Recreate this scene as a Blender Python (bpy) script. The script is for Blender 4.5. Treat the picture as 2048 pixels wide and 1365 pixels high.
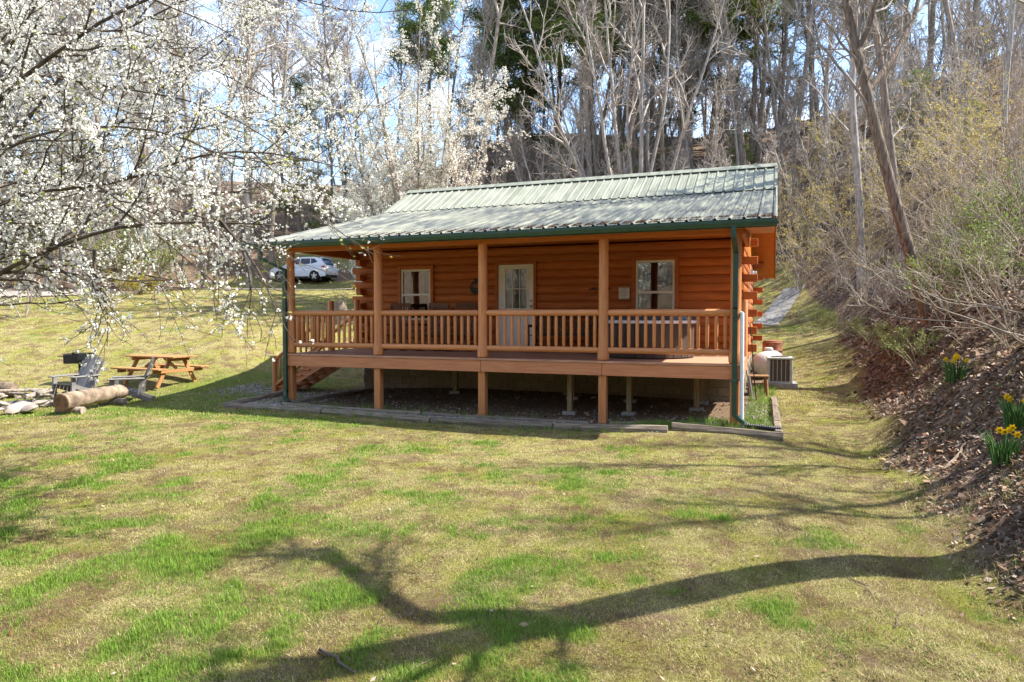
import bpy, math, random
import numpy as np
from mathutils import Vector
R = math.radians
for o in list(bpy.data.objects): bpy.data.objects.remove(o)
scn = bpy.context.scene
COL = scn.collection
# ------------------------------------------------------------------ camera
CAM = np.array([10.4551, -12.8579, 0.8545]); YAW, PITCH, FOC = 0.3665, -0.0362, 1365.0
cd = bpy.data.cameras.new('camera'); cam = bpy.data.objects.new('camera', cd); COL.objects.link(cam)
cam.location = CAM; cam.rotation_euler = (math.pi/2 + PITCH, 0, YAW)
cd.sensor_width = 36; cd.lens = FOC/2048*36; cd.clip_end = 1000; cd.clip_start = .05
scn.camera = cam
scn.render.resolution_x, scn.render.resolution_y = 1024, 682
# ------------------------------------------------------------------ sun, sky, exposure
SUN_EL = R(50); sxy = np.array([.92, .39]); sxy /= np.linalg.norm(sxy)
SUNV = np.array([sxy[0]*math.cos(SUN_EL), sxy[1]*math.cos(SUN_EL), math.sin(SUN_EL)])
w = bpy.data.worlds.new('World'); scn.world = w; w.use_nodes = True
nt = w.node_tree; nt.nodes.clear()
out = nt.nodes.new('ShaderNodeOutputWorld'); bg = nt.nodes.new('ShaderNodeBackground')
sky = nt.nodes.new('ShaderNodeTexSky'); sky.sky_type = 'NISHITA'; sky.sun_disc = False
sky.sun_elevation = SUN_EL; sky.sun_rotation = math.atan2(sxy[0], sxy[1]); sky.air_density = 1.0; sky.dust_density = .6; sky.ozone_density = 2.0
tc = nt.nodes.new('ShaderNodeTexCoord'); mp = nt.nodes.new('ShaderNodeMapping'); mp.inputs['Scale'].default_value = (1, 1, 2.2)
no = nt.nodes.new('ShaderNodeTexNoise'); no.inputs['Scale'].default_value = 3.2; no.inputs['Detail'].default_value = 7; no.inputs['Roughness'].default_value = .6
rp = nt.nodes.new('ShaderNodeValToRGB'); rp.color_ramp.elements[0].position = .50; rp.color_ramp.elements[1].position = .74
mx = nt.nodes.new('ShaderNodeMix'); mx.data_type = 'RGBA'
nt.links.new(tc.outputs['Generated'], mp.inputs['Vector']); nt.links.new(mp.outputs[0], no.inputs['Vector'])
nt.links.new(no.outputs[0], rp.inputs[0]); nt.links.new(rp.outputs[0], mx.inputs[0])
nt.links.new(sky.outputs[0], mx.inputs[6]); mx.inputs[7].default_value = (6.2, 6.4, 6.8, 1)
nt.links.new(mx.outputs[2], bg.inputs[0]); nt.links.new(bg.outputs[0], out.inputs[0])
bg.inputs[1].default_value = 0.15
sd = bpy.data.lights.new('sun', 'SUN'); sd.energy = 4.7; sd.angle = R(.53); sd.color = (1, .95, .86)
so = bpy.data.objects.new('sun', sd); COL.objects.link(so); so.location = (20, 0, 30)
so.rotation_euler = Vector(SUNV).to_track_quat('Z', 'Y').to_euler()
vs = scn.view_settings; vs.view_transform = 'Standard'; vs.look = 'None'; vs.exposure = 1.45; vs.gamma = 1; vs.use_curve_mapping = False
# ------------------------------------------------------------------ helpers
cY, sY = math.cos(YAW), math.sin(YAW)
FWD = np.array([-sY*math.cos(PITCH), cY*math.cos(PITCH), math.sin(PITCH)]); RGT = np.array([cY, sY, 0]); UPV = np.cross(RGT, FWD)
def Wd(l, d, z=0.0):            # a spot l metres right of and d metres ahead of where the photographer stood
    return np.array([CAM[0] + l*cY - d*sY, CAM[1] + l*sY + d*cY, z])
def ray(px, py): return FWD + RGT*(px-1024)/FOC + UPV*(682.5-py)/FOC
def at(px, py, d):
    r = ray(px, py); return CAM + r*d
def LD(x, y):
    return (x-CAM[0])*cY + (y-CAM[1])*sY, -(x-CAM[0])*sY + (y-CAM[1])*cY

def vnoise(x, y, s, seed=0):
    x = np.asarray(x, float)/s; y = np.asarray(y, float)/s
    xi = np.floor(x).astype(np.int64); yi = np.floor(y).astype(np.int64); fx = x-xi; fy = y-yi
    fx = fx*fx*(3-2*fx); fy = fy*fy*(3-2*fy)
    def hsh(a, b):
        n = (a*374761393 + b*668265263 + seed*1442695041) & 0x7fffffff
        n = ((n ^ (n >> 13))*1274126177) & 0x7fffffff
        return ((n ^ (n >> 16)) & 0xffff)/65535.0
    return (hsh(xi, yi)*(1-fx)+hsh(xi+1, yi)*fx)*(1-fy) + (hsh(xi, yi+1)*(1-fx)+hsh(xi+1, yi+1)*fx)*fy
def fbm(x, y, s, seed=0, o=4):
    v = 0; a = .5; t = 0
    for i in range(o): v = v + a*vnoise(x, y, s/2**i, seed+i*17); t += a; a *= .55
    return v/t
def sstep(a, b, x): t = np.clip((x-a)/(b-a), 0, 1); return t*t*(3-2*t)

# ---- terrain: thin plate spline through surveyed spots
ctl = [Wd(*p) for p in [
 (-1,0,-1.5),(-6,0,-1.4),(3,0,-1.3),(0,-8,-1.6),(-8,-8,-1.3),(-3,4,-1.36),(0,4,-1.36),(2.5,4.5,-1.3),
 (-6,8,-1.3),(-2,8,-1.25),(2,8,-1.22),(4.3,8,-1.2),(-12,10,-1.35),(-9,13,-1.22),(-5,12.5,-1.2),
 (-13,16,-1.2),(-9.5,16,-1.14),(-10,18.5,-1.0),(-15,19,-.9),(-12,22.5,-.2),(-8.7,22,-.2),(-17,24,.1),
 (-18,32,1.9),(-12,32,1.9),(-8,33,2.0),(-22,37,2.1),(-13,37,2.3),(-7,38,2.6),(-15.3,48,3.62),(-9,47,3.9),(-22,48,4.2),(-30,48,5),
 (0,36,3.8),(0,45,8),(0,70,19),(20,70,18.5),(-30,75,15),(-14,66,11),(-50,80,17),(0,110,14),(40,110,16),(-40,110,18),
 (4,5.3,-1.22),(5.8,10.5,-1.1),(8.3,16,-.85),(12,26,.6),(5.5,5.3,.1),(7.4,10.5,.15),(9.9,16,.9),(13.8,26,2.1),
 (8.5,5.3,2.0),(10.5,10.5,2.4),(13,16,3),(18,26,6.2),(16,8,6),(20,16,8),(28,26,12),(40,45,21),(25,45,14),(12,45,8.5),(12.5,35,3.4),
 (30,10,12),(45,20,20),(7,18,-.9),(8.3,22,-.55),(9.8,26,.2),(11,31,1.7),(3.2,6,-1.24),(4.4,9.5,-1.19),(5.7,12.8,-1.1),(7.2,16,-.98),(5.6,14,-1.04),(5.4,19,-.85),
 (0,-18,.2),(-20,-18,1.5),(0,-42,13),(20,-20,8),(-30,-42,15),(25,-42,17),(-14,-26,6),(-50,-30,12),(-45,-60,18),(0,-70,18),(8,-6,1.2),(-25,10,-1.4),(-40,20,-.3),(-30,30,1.2),(-52,45,5),(-42,0,-2)]]
ctl += [np.array(p, float) for p in [(0,0,-1.15),(2.4,0,-1.18),(4.9,0,-1.18),(7.4,0,-1.18),(9.8,0,-1.08),(2,3,-1.0),(5,3,-.98),(8,3,-1.0),
 (5,7,-.9),(1,8,-.8),(10.4,8.8,-.72),(5,11,-.35),(0,11,-.2),(5,15,.5),(-2,3,-1.1),(10.6,5.9,-.88),(-3,6,-.85)]]
ctl = np.array(ctl)
def _k(r2): return np.where(r2 > 0, .5*r2*np.log(np.maximum(r2, 1e-12)), 0)
_n = len(ctl); _A = np.zeros((_n+3, _n+3))
_A[:_n, :_n] = _k(((ctl[:, None, :2]-ctl[None, :, :2])**2).sum(-1)) + np.eye(_n)*.25
_A[:_n, _n] = 1; _A[:_n, _n+1:] = ctl[:, :2]; _A[_n:, :_n] = _A[:_n, _n:].T
_c = np.linalg.solve(_A, np.concatenate([ctl[:, 2], np.zeros(3)]))
BND = np.array([(-12,4.0),(0,3.6),(5.3,4.0),(8,4.9),(10.5,5.8),(13,7.0),(16,8.3),(20,9.8),(26,12),(32,13.2),(40,14)])
def bank_l(d): return np.interp(d, BND[:, 0], BND[:, 1])
def hz(x, y, detail=True):
    x = np.atleast_1d(np.asarray(x, float)); y = np.atleast_1d(np.asarray(y, float)); sh = x.shape; x = x.ravel(); y = y.ravel()
    z = np.empty(len(x))
    for i in range(0, len(x), 20000):
        a, b = x[i:i+20000], y[i:i+20000]
        r2 = (a[:, None]-ctl[None, :, 0])**2 + (b[:, None]-ctl[None, :, 1])**2
        z[i:i+20000] = _k(r2) @ _c[:_n] + _c[_n] + _c[_n+1]*a + _c[_n+2]*b
    z = np.clip(z, -4, 26)
    if detail:
        l, d = LD(x, y)
        lit = sstep(-.3, 1.2, l-bank_l(d))*(d > -10)
        z = z + (fbm(x, y, 1.6, 3)-.5)*(.05+.55*lit) + (fbm(x, y, .35, 9, 2)-.5)*(.02+.10*lit)
        sb = l-bank_l(d); z = z - .28*np.exp(-((sb-.1)/.9)**2)*sstep(3, 5, d)*sstep(27, 20, d)
        rim = (d > 2.6)*(d < 6.3)*sstep(.2, 2.2, l)*(1-lit)
        z = z + rim*(fbm(x, y, .3, 77, 3)-.5)*.1*sstep(5.0, 4.2, d)
    return z.reshape(sh)
def hz1(x, y): return float(hz(x, y)[0])
def gp(px, py, dmin=2., dmax=90.):      # where the line of sight meets the ground
    r = ray(px, py); ds = np.linspace(dmin, dmax, 1500); P = CAM+r*ds[:, None]
    below = P[:, 2] < hz(P[:, 0], P[:, 1]); i = int(np.argmax(below)) if below.any() else len(ds)-1
    return P[i]

def link(o, parent=None):
    COL.objects.link(o)
    if parent is not None: o.parent = parent
    return o
def tag(o, label=None, cat=None, group=None, kind=None):
    for k, v in (('label', label), ('category', cat), ('group', group), ('kind', kind)):
        if v: o[k] = v
    return o
def thing(name, label, cat, loc=(0, 0, 0), rz=0, group=None):
    o = bpy.data.objects.new(name, None); COL.objects.link(o); o.location = loc; o.rotation_euler = (0, 0, rz); o.empty_display_size = .2
    return tag(o, label, cat, group)
def np_mesh(V, F, smooth=False, col=None):
    V = np.asarray(V, np.float32); F = np.asarray(F, np.int32); me = bpy.data.meshes.new('m')
    k = F.shape[1]; me.vertices.add(len(V)); me.vertices.foreach_set('co', V.ravel())
    me.loops.add(F.size); me.loops.foreach_set('vertex_index', F.ravel())
    me.polygons.add(len(F)); me.polygons.foreach_set('loop_start', np.arange(0, F.size, k, dtype=np.int32))
    try: me.polygons.foreach_set('loop_total', np.full(len(F), k, np.int32))
    except Exception: pass
    if smooth: me.polygons.foreach_set('use_smooth', np.ones(len(F), bool))
    if col is not None:
        a = me.attributes.new('col', 'FLOAT_COLOR', 'POINT'); c = np.ones((len(V), 4), np.float32); c[:, :3] = col; a.data.foreach_set('color', c.ravel())
    me.update(calc_edges=True); return me
def obj(name, me, mat, parent=None):
    o = bpy.data.objects.new(name, me)
    if mat is not None and not me.materials: me.materials.append(mat)
    return link(o, parent)
class MB:
    def __init__(s): s.v = []; s.f = []; s.smooth = False
    def add(s, vs_, fs):
        b = len(s.v); s.v += [tuple(map(float, p)) for p in vs_]; s.f += [tuple(b+i for i in f) for f in fs]; return s
    def box(s, x0, x1, y0, y1, z0, z1):
        return s.add([(x0,y0,z0),(x1,y0,z0),(x1,y1,z0),(x0,y1,z0),(x0,y0,z1),(x1,y0,z1),(x1,y1,z1),(x0,y1,z1)],
                     [(0,3,2,1),(4,5,6,7),(0,1,5,4),(1,2,6,5),(2,3,7,6),(3,0,4,7)])
    def bbox(s, x0, x1, y0, y1, z0, z1, b=.01):   # box with chamfered edges
        b = min(b, (x1-x0)*.45, (y1-y0)*.45, (z1-z0)*.45); pts = []; idx = {}
        X, Y, Z = (x0, x1), (y0, y1), (z0, z1); sg = (1, -1)
        for i in (0,1):
            for j in (0,1):
                for k in (0,1):
                    c = (X[i], Y[j], Z[k]); dd = (sg[i]*b, sg[j]*b, sg[k]*b)
                    for a in range(3):
                        p = list(c)
                        for q in range(3):
                            if q != a: p[q] += dd[q]
                        idx[(i,j,k,a)] = len(pts); pts.append(p)
        F = []
        for a in range(3):
            o_ = [q for q in range(3) if q != a]
            for e in (0,1):
                quad = []
                for u, v_ in ((0,0),(1,0),(1,1),(0,1)):
                    t = [0,0,0]; t[a] = e; t[o_[0]] = u; t[o_[1]] = v_; quad.append(idx[(*t, a)])
                F.append(tuple(quad))
        for a in range(3):
            o_ = [q for q in range(3) if q != a]
            for u in (0,1):
                for v_ in (0,1):
                    t0 = [0,0,0]; t0[o_[0]] = u; t0[o_[1]] = v_; t1 = list(t0); t1[a] = 1
                    F.append((idx[(*t0,o_[0])], idx[(*t1,o_[0])], idx[(*t1,o_[1])], idx[(*t0,o_[1])]))
        for i in (0,1):
            for j in (0,1):
                for k in (0,1): F.append((idx[(i,j,k,0)], idx[(i,j,k,1)], idx[(i,j,k,2)]))
        return s.add(pts, F)
    def beam(s, a, b, w_, h_, upv=(0,0,1)):
        a = Vector(a); b = Vector(b); t = (b-a).normalized(); u = Vector(upv); sx = t.cross(u)
        if sx.length < 1e-4: sx = t.cross(Vector((1,0,0)))
        sx.normalize(); u = sx.cross(t)
        P = [p + sx*(i*w_/2) + u*(j*h_/2) for p in (a, b) for i, j in ((-1,-1),(1,-1),(1,1),(-1,1))]
        return s.add(P, [(3,2,1,0),(4,5,6,7),(0,1,5,4),(1,2,6,5),(2,3,7,6),(3,0,4,7)])
    def tube(s, pts, r, n=8, cap=True):
        pts = [Vector(p) for p in pts]; N = len(pts); rs = r if hasattr(r, '__len__') else [r]*N
        t0 = (pts[-1]-pts[0]).normalized(); ref = Vector((0,0,1)) if abs(t0.z) < .8 else Vector((1,0,0)); V = []; F = []
        for i, p in enumerate(pts):
            t = (pts[min(i+1,N-1)]-pts[max(i-1,0)]).normalized(); a = t.cross(ref).normalized(); b = t.cross(a)
            for k in range(n):
                q = 2*math.pi*k/n; V.append(p + (a*math.cos(q)+b*math.sin(q))*rs[i])
        for i in range(N-1):
            for k in range(n): F.append((i*n+k, i*n+(k+1)%n, (i+1)*n+(k+1)%n, (i+1)*n+k))
        if cap: F += [tuple(range(n-1,-1,-1)), tuple((N-1)*n+k for k in range(n))]
        return s.add(V, F)
    def lathe(s, prof, n=16, c=(0,0,0)):
        V = []; F = []; N = len(prof)
        for r, z in prof:
            for k in range(n):
                q = 2*math.pi*k/n; V.append((c[0]+r*math.cos(q), c[1]+r*math.sin(q), c[2]+z))
        for i in range(N-1):
            for k in range(n): F.append((i*n+k, i*n+(k+1)%n, (i+1)*n+(k+1)%n, (i+1)*n+k))
        F += [tuple(range(n-1,-1,-1)), tuple((N-1)*n+k for k in range(n))]
        return s.add(V, F)
    def prism(s, poly, f0, f1):     # poly of 2D points; f0/f1 map a 2D point to 3D at each end
        n = len(poly); V = [f0(*p) for p in poly]+[f1(*p) for p in poly]
        F = [(i, (i+1)%n, n+(i+1)%n, n+i) for i in range(n)] + [tuple(range(n-1,-1,-1)), tuple(range(n, 2*n))]
        return s.add(V, F)
    def mesh(s, smooth=False, ang=None):
        me = bpy.data.meshes.new('m'); me.from_pydata(s.v, [], s.f); me.update()
        import bmesh
        bm = bmesh.new(); bm.from_mesh(me); bmesh.ops.recalc_face_normals(bm, faces=bm.faces)
        if smooth:
            for f in bm.faces: f.smooth = len(f.verts) == 4
            for e in bm.edges:
                if len(e.link_faces) == 2 and e.calc_face_angle(0) > (ang or .7): e.smooth = False
        bm.to_mesh(me); bm.free(); return me
    def build(s, name, mat, parent=None, smooth=False):
        return obj(name, s.mesh(smooth), mat, parent)

# ------------------------------------------------------------------ materials
def pm(name, c1, c2, scale=6., rough=.7, bump=.15, stretch=(1,1,1), metal=0., var=0., detail=6, spec=.3, lo=.32, hi=.68, bdist=.02, coord='Object', trans=0., tcol=None):
    m = bpy.data.materials.new(name); m.use_nodes = True; n = m.node_tree; b = n.nodes['Principled BSDF']
    t = n.nodes.new('ShaderNodeTexCoord'); mp_ = n.nodes.new('ShaderNodeMapping'); mp_.inputs['Scale'].default_value = stretch
    z = n.nodes.new('ShaderNodeTexNoise'); z.inputs['Scale'].default_value = scale; z.inputs['Detail'].default_value = detail
    r = n.nodes.new('ShaderNodeValToRGB'); r.color_ramp.elements[0].position = lo; r.color_ramp.elements[1].position = hi
    r.color_ramp.elements[0].color = (*c1, 1); r.color_ramp.elements[1].color = (*c2, 1)
    n.links.new(t.outputs[coord], mp_.inputs[0]); n.links.new(mp_.outputs[0], z.inputs[0]); n.links.new(z.outputs[0], r.inputs[0])
    c = r.outputs[0]
    if var:
        oi = n.nodes.new('ShaderNodeObjectInfo'); mr = n.nodes.new('ShaderNodeMapRange'); mr.inputs[3].default_value = 1-var; mr.inputs[4].default_value = 1+var
        h = n.nodes.new('ShaderNodeHueSaturation'); n.links.new(oi.outputs['Random'], mr.inputs[0]); n.links.new(mr.outputs[0], h.inputs['Value']); n.links.new(c, h.inputs['Color']); c = h.outputs[0]
        ad = n.nodes.new('ShaderNodeVectorMath'); ad.operation = 'ADD'; n.links.new(t.outputs[coord], ad.inputs[0])
        ml = n.nodes.new('ShaderNodeMath'); ml.operation = 'MULTIPLY'; ml.inputs[1].default_value = 37; n.links.new(oi.outputs['Random'], ml.inputs[0]); n.links.new(ml.outputs[0], ad.inputs[1]); n.links.new(ad.outputs[0], mp_.inputs[0])
    n.links.new(c, b.inputs['Base Color']); b.inputs['Roughness'].default_value = rough; b.inputs['Metallic'].default_value = metal
    b.inputs['Specular IOR Level'].default_value = spec
    if bump:
        bp = n.nodes.new('ShaderNodeBump'); bp.inputs['Strength'].default_value = bump; bp.inputs['Distance'].default_value = bdist
        n.links.new(z.outputs[0], bp.inputs['Height']); n.links.new(bp.outputs[0], b.inputs['Normal'])
    return m
def leafmat(name, rough=.6, trans=.3, attr=True, c=(.8,.8,.8), var=.12):
    m = bpy.data.materials.new(name); m.use_nodes = True; n = m.node_tree; b = n.nodes['Principled BSDF']; o = n.nodes['Material Output']
    if attr: a = n.nodes.new('ShaderNodeAttribute'); a.attribute_name = 'col'; c_ = a.outputs['Color']
    else:
        nz = n.nodes.new('ShaderNodeTexNoise'); nz.inputs['Scale'].default_value = 3; rr = n.nodes.new('ShaderNodeValToRGB')
        rr.color_ramp.elements[0].color = (*[x*(1-var) for x in c], 1); rr.color_ramp.elements[1].color = (*[min(1, x*(1+var)) for x in c], 1)
        g = n.nodes.new('ShaderNodeTexCoord'); n.links.new(g.outputs['Object'], nz.inputs[0]); n.links.new(nz.outputs[0], rr.inputs[0]); c_ = rr.outputs[0]
    n.links.new(c_, b.inputs['Base Color']); b.inputs['Roughness'].default_value = rough; b.inputs['Specular IOR Level'].default_value = .25
    tr = n.nodes.new('ShaderNodeBsdfTranslucent'); n.links.new(c_, tr.inputs[0]); ms = n.nodes.new('ShaderNodeMixShader'); ms.inputs[0].default_value = trans
    n.links.new(b.outputs[0], ms.inputs[1]); n.links.new(tr.outputs[0], ms.inputs[2]); n.links.new(ms.outputs[0], o.inputs[0])
    return m
LOG1, LOG2 = (.33, .088, .018), (.50, .155, .034)
M = {}
M['log_x'] = pm('stained_log', LOG1, LOG2, 5, .6, .35, (.5, 9, 9), var=.17, spec=.3, detail=9)
M['log_y'] = pm('stained_log_side', LOG1, LOG2, 5, .6, .35, (9, .5, 9), var=.17, spec=.3, detail=9)
M['post'] = pm('stained_post', (.46, .175, .06), (.60, .255, .10), 5, .5, .2, (9, 9, .6), var=.07, spec=.35)
M['rail'] = pm('stained_rail', (.48, .185, .068), (.62, .275, .115), 5, .5, .2, (.6, 9, 9), var=.08, spec=.35)
M['fascia'] = pm('stained_board', (.46, .175, .08), (.58, .25, .12), 4, .6, .15, (.5, 6, 6), var=.06)
M['beam'] = pm('stained_beam', (.36, .105, .02), (.47, .15, .032), 4, .5, .15, (.5, 6, 6), var=.05)
M['soffit'] = pm('soffit_board', (.44, .14, .017), (.55, .18, .026), 4, .5, .1, (6, .6, 6), var=.05)
M['deck'] = pm('deck_board', (.32, .16, .095), (.50, .28, .175), 5, .65, .2, (.5, 8, 8), var=.15)
M['roof'] = pm('weathered_green_metal', (.165, .175, .13), (.285, .295, .225), 2.2, .55, .05, (2.5, .35, 1), metal=.08, var=.09, spec=.4, detail=8)
M['roof_low_old'] = pm('stained_green_metal', (.055, .068, .065), (.31, .345, .29), 2.0, .45, .05, (2.2, .5, 1), metal=.25, var=.16, spec=.5, detail=9, lo=.38, hi=.6)
M['green'] = pm('dark_green_metal', (.013, .05, .034), (.022, .072, .048), 6, .38, .04, var=.04, spec=.5)
M['white'] = pm('white_vinyl', (.72, .70, .62), (.80, .78, .70), 8, .45, .02)
M['door'] = pm('white_door_paint', (.70, .70, .66), (.78, .77, .74), 5, .4, .02)
M['pvc'] = pm('grey_pvc', (.60, .64, .68), (.72, .75, .78), 8, .35, .02)
M['brass'] = pm('aged_brass', (.25, .16, .05), (.45, .32, .1), 20, .35, .05, metal=.9)
M['black'] = pm('black_metal', (.012, .012, .013), (.03, .03, .03), 12, .5, .08)
M['dark_wood'] = pm('dark_stained_wood', (.03, .018, .012), (.085, .05, .03), 6, .5, .2, (4, 4, .6), var=.15)
M['mid_wood'] = pm('brown_chair_wood', (.10, .045, .02), (.22, .10, .045), 6, .55, .2, (6, 6, .8), var=.15)
M['grey_wood'] = pm('weathered_timber', (.12, .09, .062), (.27, .22, .165), 5, .85, .5, (.7, 9, 9), var=.16)
M['grey_wood_y'] = pm('weathered_timber_side', (.20, .165, .125), (.40, .35, .285), 5, .85, .5, (9, .7, 9), var=.16)
M['pt_wood'] = pm('treated_post', (.20, .14, .075), (.36, .27, .16), 5, .8, .35, (9, 9, .7), var=.12)
M['picnic'] = pm('cedar_picnic_wood', (.30, .135, .045), (.48, .25, .10), 5, .6, .25, (1.2, 9, 9), var=.12)
M['stool'] = pm('stool_wood', (.15, .08, .035), (.28, .16, .08), 6, .7, .3, (6, 1, 6), var=.1)
M['block'] = pm('concrete_block', (.20, .155, .10), (.31, .25, .17), 30, .9, .4, var=.1)
M['mortar'] = pm('mortar', (.20, .18, .15), (.28, .26, .22), 30, .95, .3)
M['concrete'] = pm('concrete', (.22, .21, .19), (.36, .345, .32), 10, .9, .3)
M['stone'] = pm('field_stone', (.22, .17, .13), (.46, .40, .34), 5, .85, .6, var=.28)
M['gravel'] = pm('pea_gravel', (.27, .24, .2), (.58, .53, .47), 14, .9, .3, coord='Object')
M['tank'] = pm('white_tank_paint', (.40, .40, .385), (.54, .54, .52), 4, .4, .05)
M['ac'] = pm('grey_green_metal', (.34, .38, .35), (.46, .5, .47), 5, .5, .05)
M['grille'] = pm('dark_grille', (.05, .04, .032), (.11, .09, .07), 40, .6, .4)
M['rust'] = pm('rusty_metal', (.14, .05, .025), (.34, .15, .08), 6, .8, .3)
M['tub'] = pm('brown_tub_panel', (.055, .04, .03), (.09, .065, .05), 6, .55, .1, (6, 6, .7), var=.1)
M['cover'] = pm('dark_vinyl_cover', (.03, .032, .036), (.06, .062, .068), 10, .35, .12)
M['shell'] = pm('pale_tub_shell', (.62, .66, .70), (.75, .78, .8), 5, .25, .02)
M['chair'] = pm('grey_resin', (.15, .14, .135), (.22, .205, .195), 6, .5, .08, var=.05)
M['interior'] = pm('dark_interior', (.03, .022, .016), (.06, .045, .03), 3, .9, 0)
M['paper'] = pm('paper', (.66, .66, .58), (.76, .76, .68), 30, .8, .02)
M['tyre'] = pm('tyre_rubber', (.015, .015, .016), (.03, .03, .03), 20, .8, .2)
M['alloy'] = pm('alloy_rim', (.45, .46, .48), (.62, .63, .65), 20, .3, .02, metal=.8)
M['carpaint'] = pm('white_car_paint', (.72, .74, .78), (.78, .80, .84), 2, .18, 0, spec=.6)
M['carglass'] = pm('tinted_car_glass', (.02, .035, .07), (.03, .05, .1), 2, .05, 0, spec=.8)
M['carblack'] = pm('black_trim', (.02, .02, .02), (.035, .035, .035), 10, .6, .05)
M['redlens'] = pm('red_tail_lens', (.45, .01, .012), (.6, .02, .02), 8, .15, 0, spec=.6)
M['bark_grey'] = pm('pale_grey_bark', (.20, .172, .145), (.46, .42, .37), 7, .9, .6, (2, 2, .5), var=.14, bdist=.03)
M['bark_brown'] = pm('brown_bark', (.15, .12, .09), (.38, .32, .26), 9, .9, .8, (2, 2, .4), var=.15, bdist=.04)
M['bark_red'] = pm('furrowed_red_brown_bark', (.085, .063, .047), (.29, .22, .16), 9, .9, .9, (2.2, 2.2, .4), bdist=.05)
M['bark_pear'] = pm('dark_pear_bark', (.04, .032, .024), (.13, .10, .075), 10, .85, .6, bdist=.02)
M['twig'] = pm('grey_twig', (.25, .212, .175), (.50, .445, .385), 3, .9, 0, var=.2)
M['twig_tan'] = pm('tan_twig', (.24, .185, .125), (.46, .39, .30), 3, .85, 0, var=.15)
M['petal'] = leafmat('white_petal', .6, .25)
M['leaf'] = leafmat('leaf', .55, .35)
M['grassm'] = leafmat('grass_blade', .6, .3)
M['litter'] = leafmat('dead_leaf', .8, .12)
def glass():
    m = bpy.data.materials.new('window_glass'); m.use_nodes = True; n = m.node_tree; o = n.nodes['Material Output']; n.nodes.remove(n.nodes['Principled BSDF'])
    g = n.nodes.new('ShaderNodeBsdfGlossy'); g.inputs['Roughness'].default_value = .015; g.inputs['Color'].default_value = (.9, .93, .95, 1)
    nz = n.nodes.new('ShaderNodeTexNoise'); nz.inputs['Scale'].default_value = 3.5; bp = n.nodes.new('ShaderNodeBump'); bp.inputs['Strength'].default_value = .02; bp.inputs['Distance'].default_value = .02
    n.links.new(nz.outputs[0], bp.inputs['Height']); n.links.new(bp.outputs[0], g.inputs['Normal'])
    t = n.nodes.new('ShaderNodeBsdfTransparent'); t.inputs[0].default_value = (.75, .8, .78, 1)
    ms = n.nodes.new('ShaderNodeMixShader'); ms.inputs[0].default_value = .15
    n.links.new(t.outputs[0], ms.inputs[1]); n.links.new(g.outputs[0], ms.inputs[2]); n.links.new(ms.outputs[0], o.inputs[0]); return m
M['glass'] = glass()
def stained_roof():
    m = pm('stained_green_metal', (.16, .168, .128), (.28, .285, .22), 2.0, .55, .05, (2.2, .5, 1), metal=.08, var=.10, spec=.4, detail=9); n = m.node_tree; L = n.links.new; b = n.nodes['Principled BSDF']
    old = b.inputs['Base Color'].links[0].from_socket; g = n.nodes.new('ShaderNodeNewGeometry')
    def nz(sc, mpv, p0, p1):
        q = n.nodes.new('ShaderNodeMapping'); q.inputs['Scale'].default_value = mpv; L(g.outputs['Position'], q.inputs[0]); z = n.nodes.new('ShaderNodeTexNoise'); z.inputs['Scale'].default_value = sc; z.inputs['Detail'].default_value = 8; L(q.outputs[0], z.inputs[0])
        r = n.nodes.new('ShaderNodeValToRGB'); r.color_ramp.elements[0].position = p0; r.color_ramp.elements[1].position = p1; L(z.outputs[0], r.inputs[0]); return r.outputs[0]
    big = nz(.6, (1, 1, 1), .28, .48); st = nz(3.0, (3.5, .35, .35), .30, .56)
    mu = n.nodes.new('ShaderNodeMath'); mu.operation = 'MULTIPLY'; L(big, mu.inputs[0]); L(st, mu.inputs[1])
    x = n.nodes.new('ShaderNodeMix'); x.data_type = 'RGBA'; L(mu.outputs[0], x.inputs[0]); L(old, x.inputs[6]); x.inputs[7].default_value = (.045, .055, .058, 1); L(x.outputs[2], b.inputs['Base Color']); return m
M['roof_low'] = stained_roof()
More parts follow.
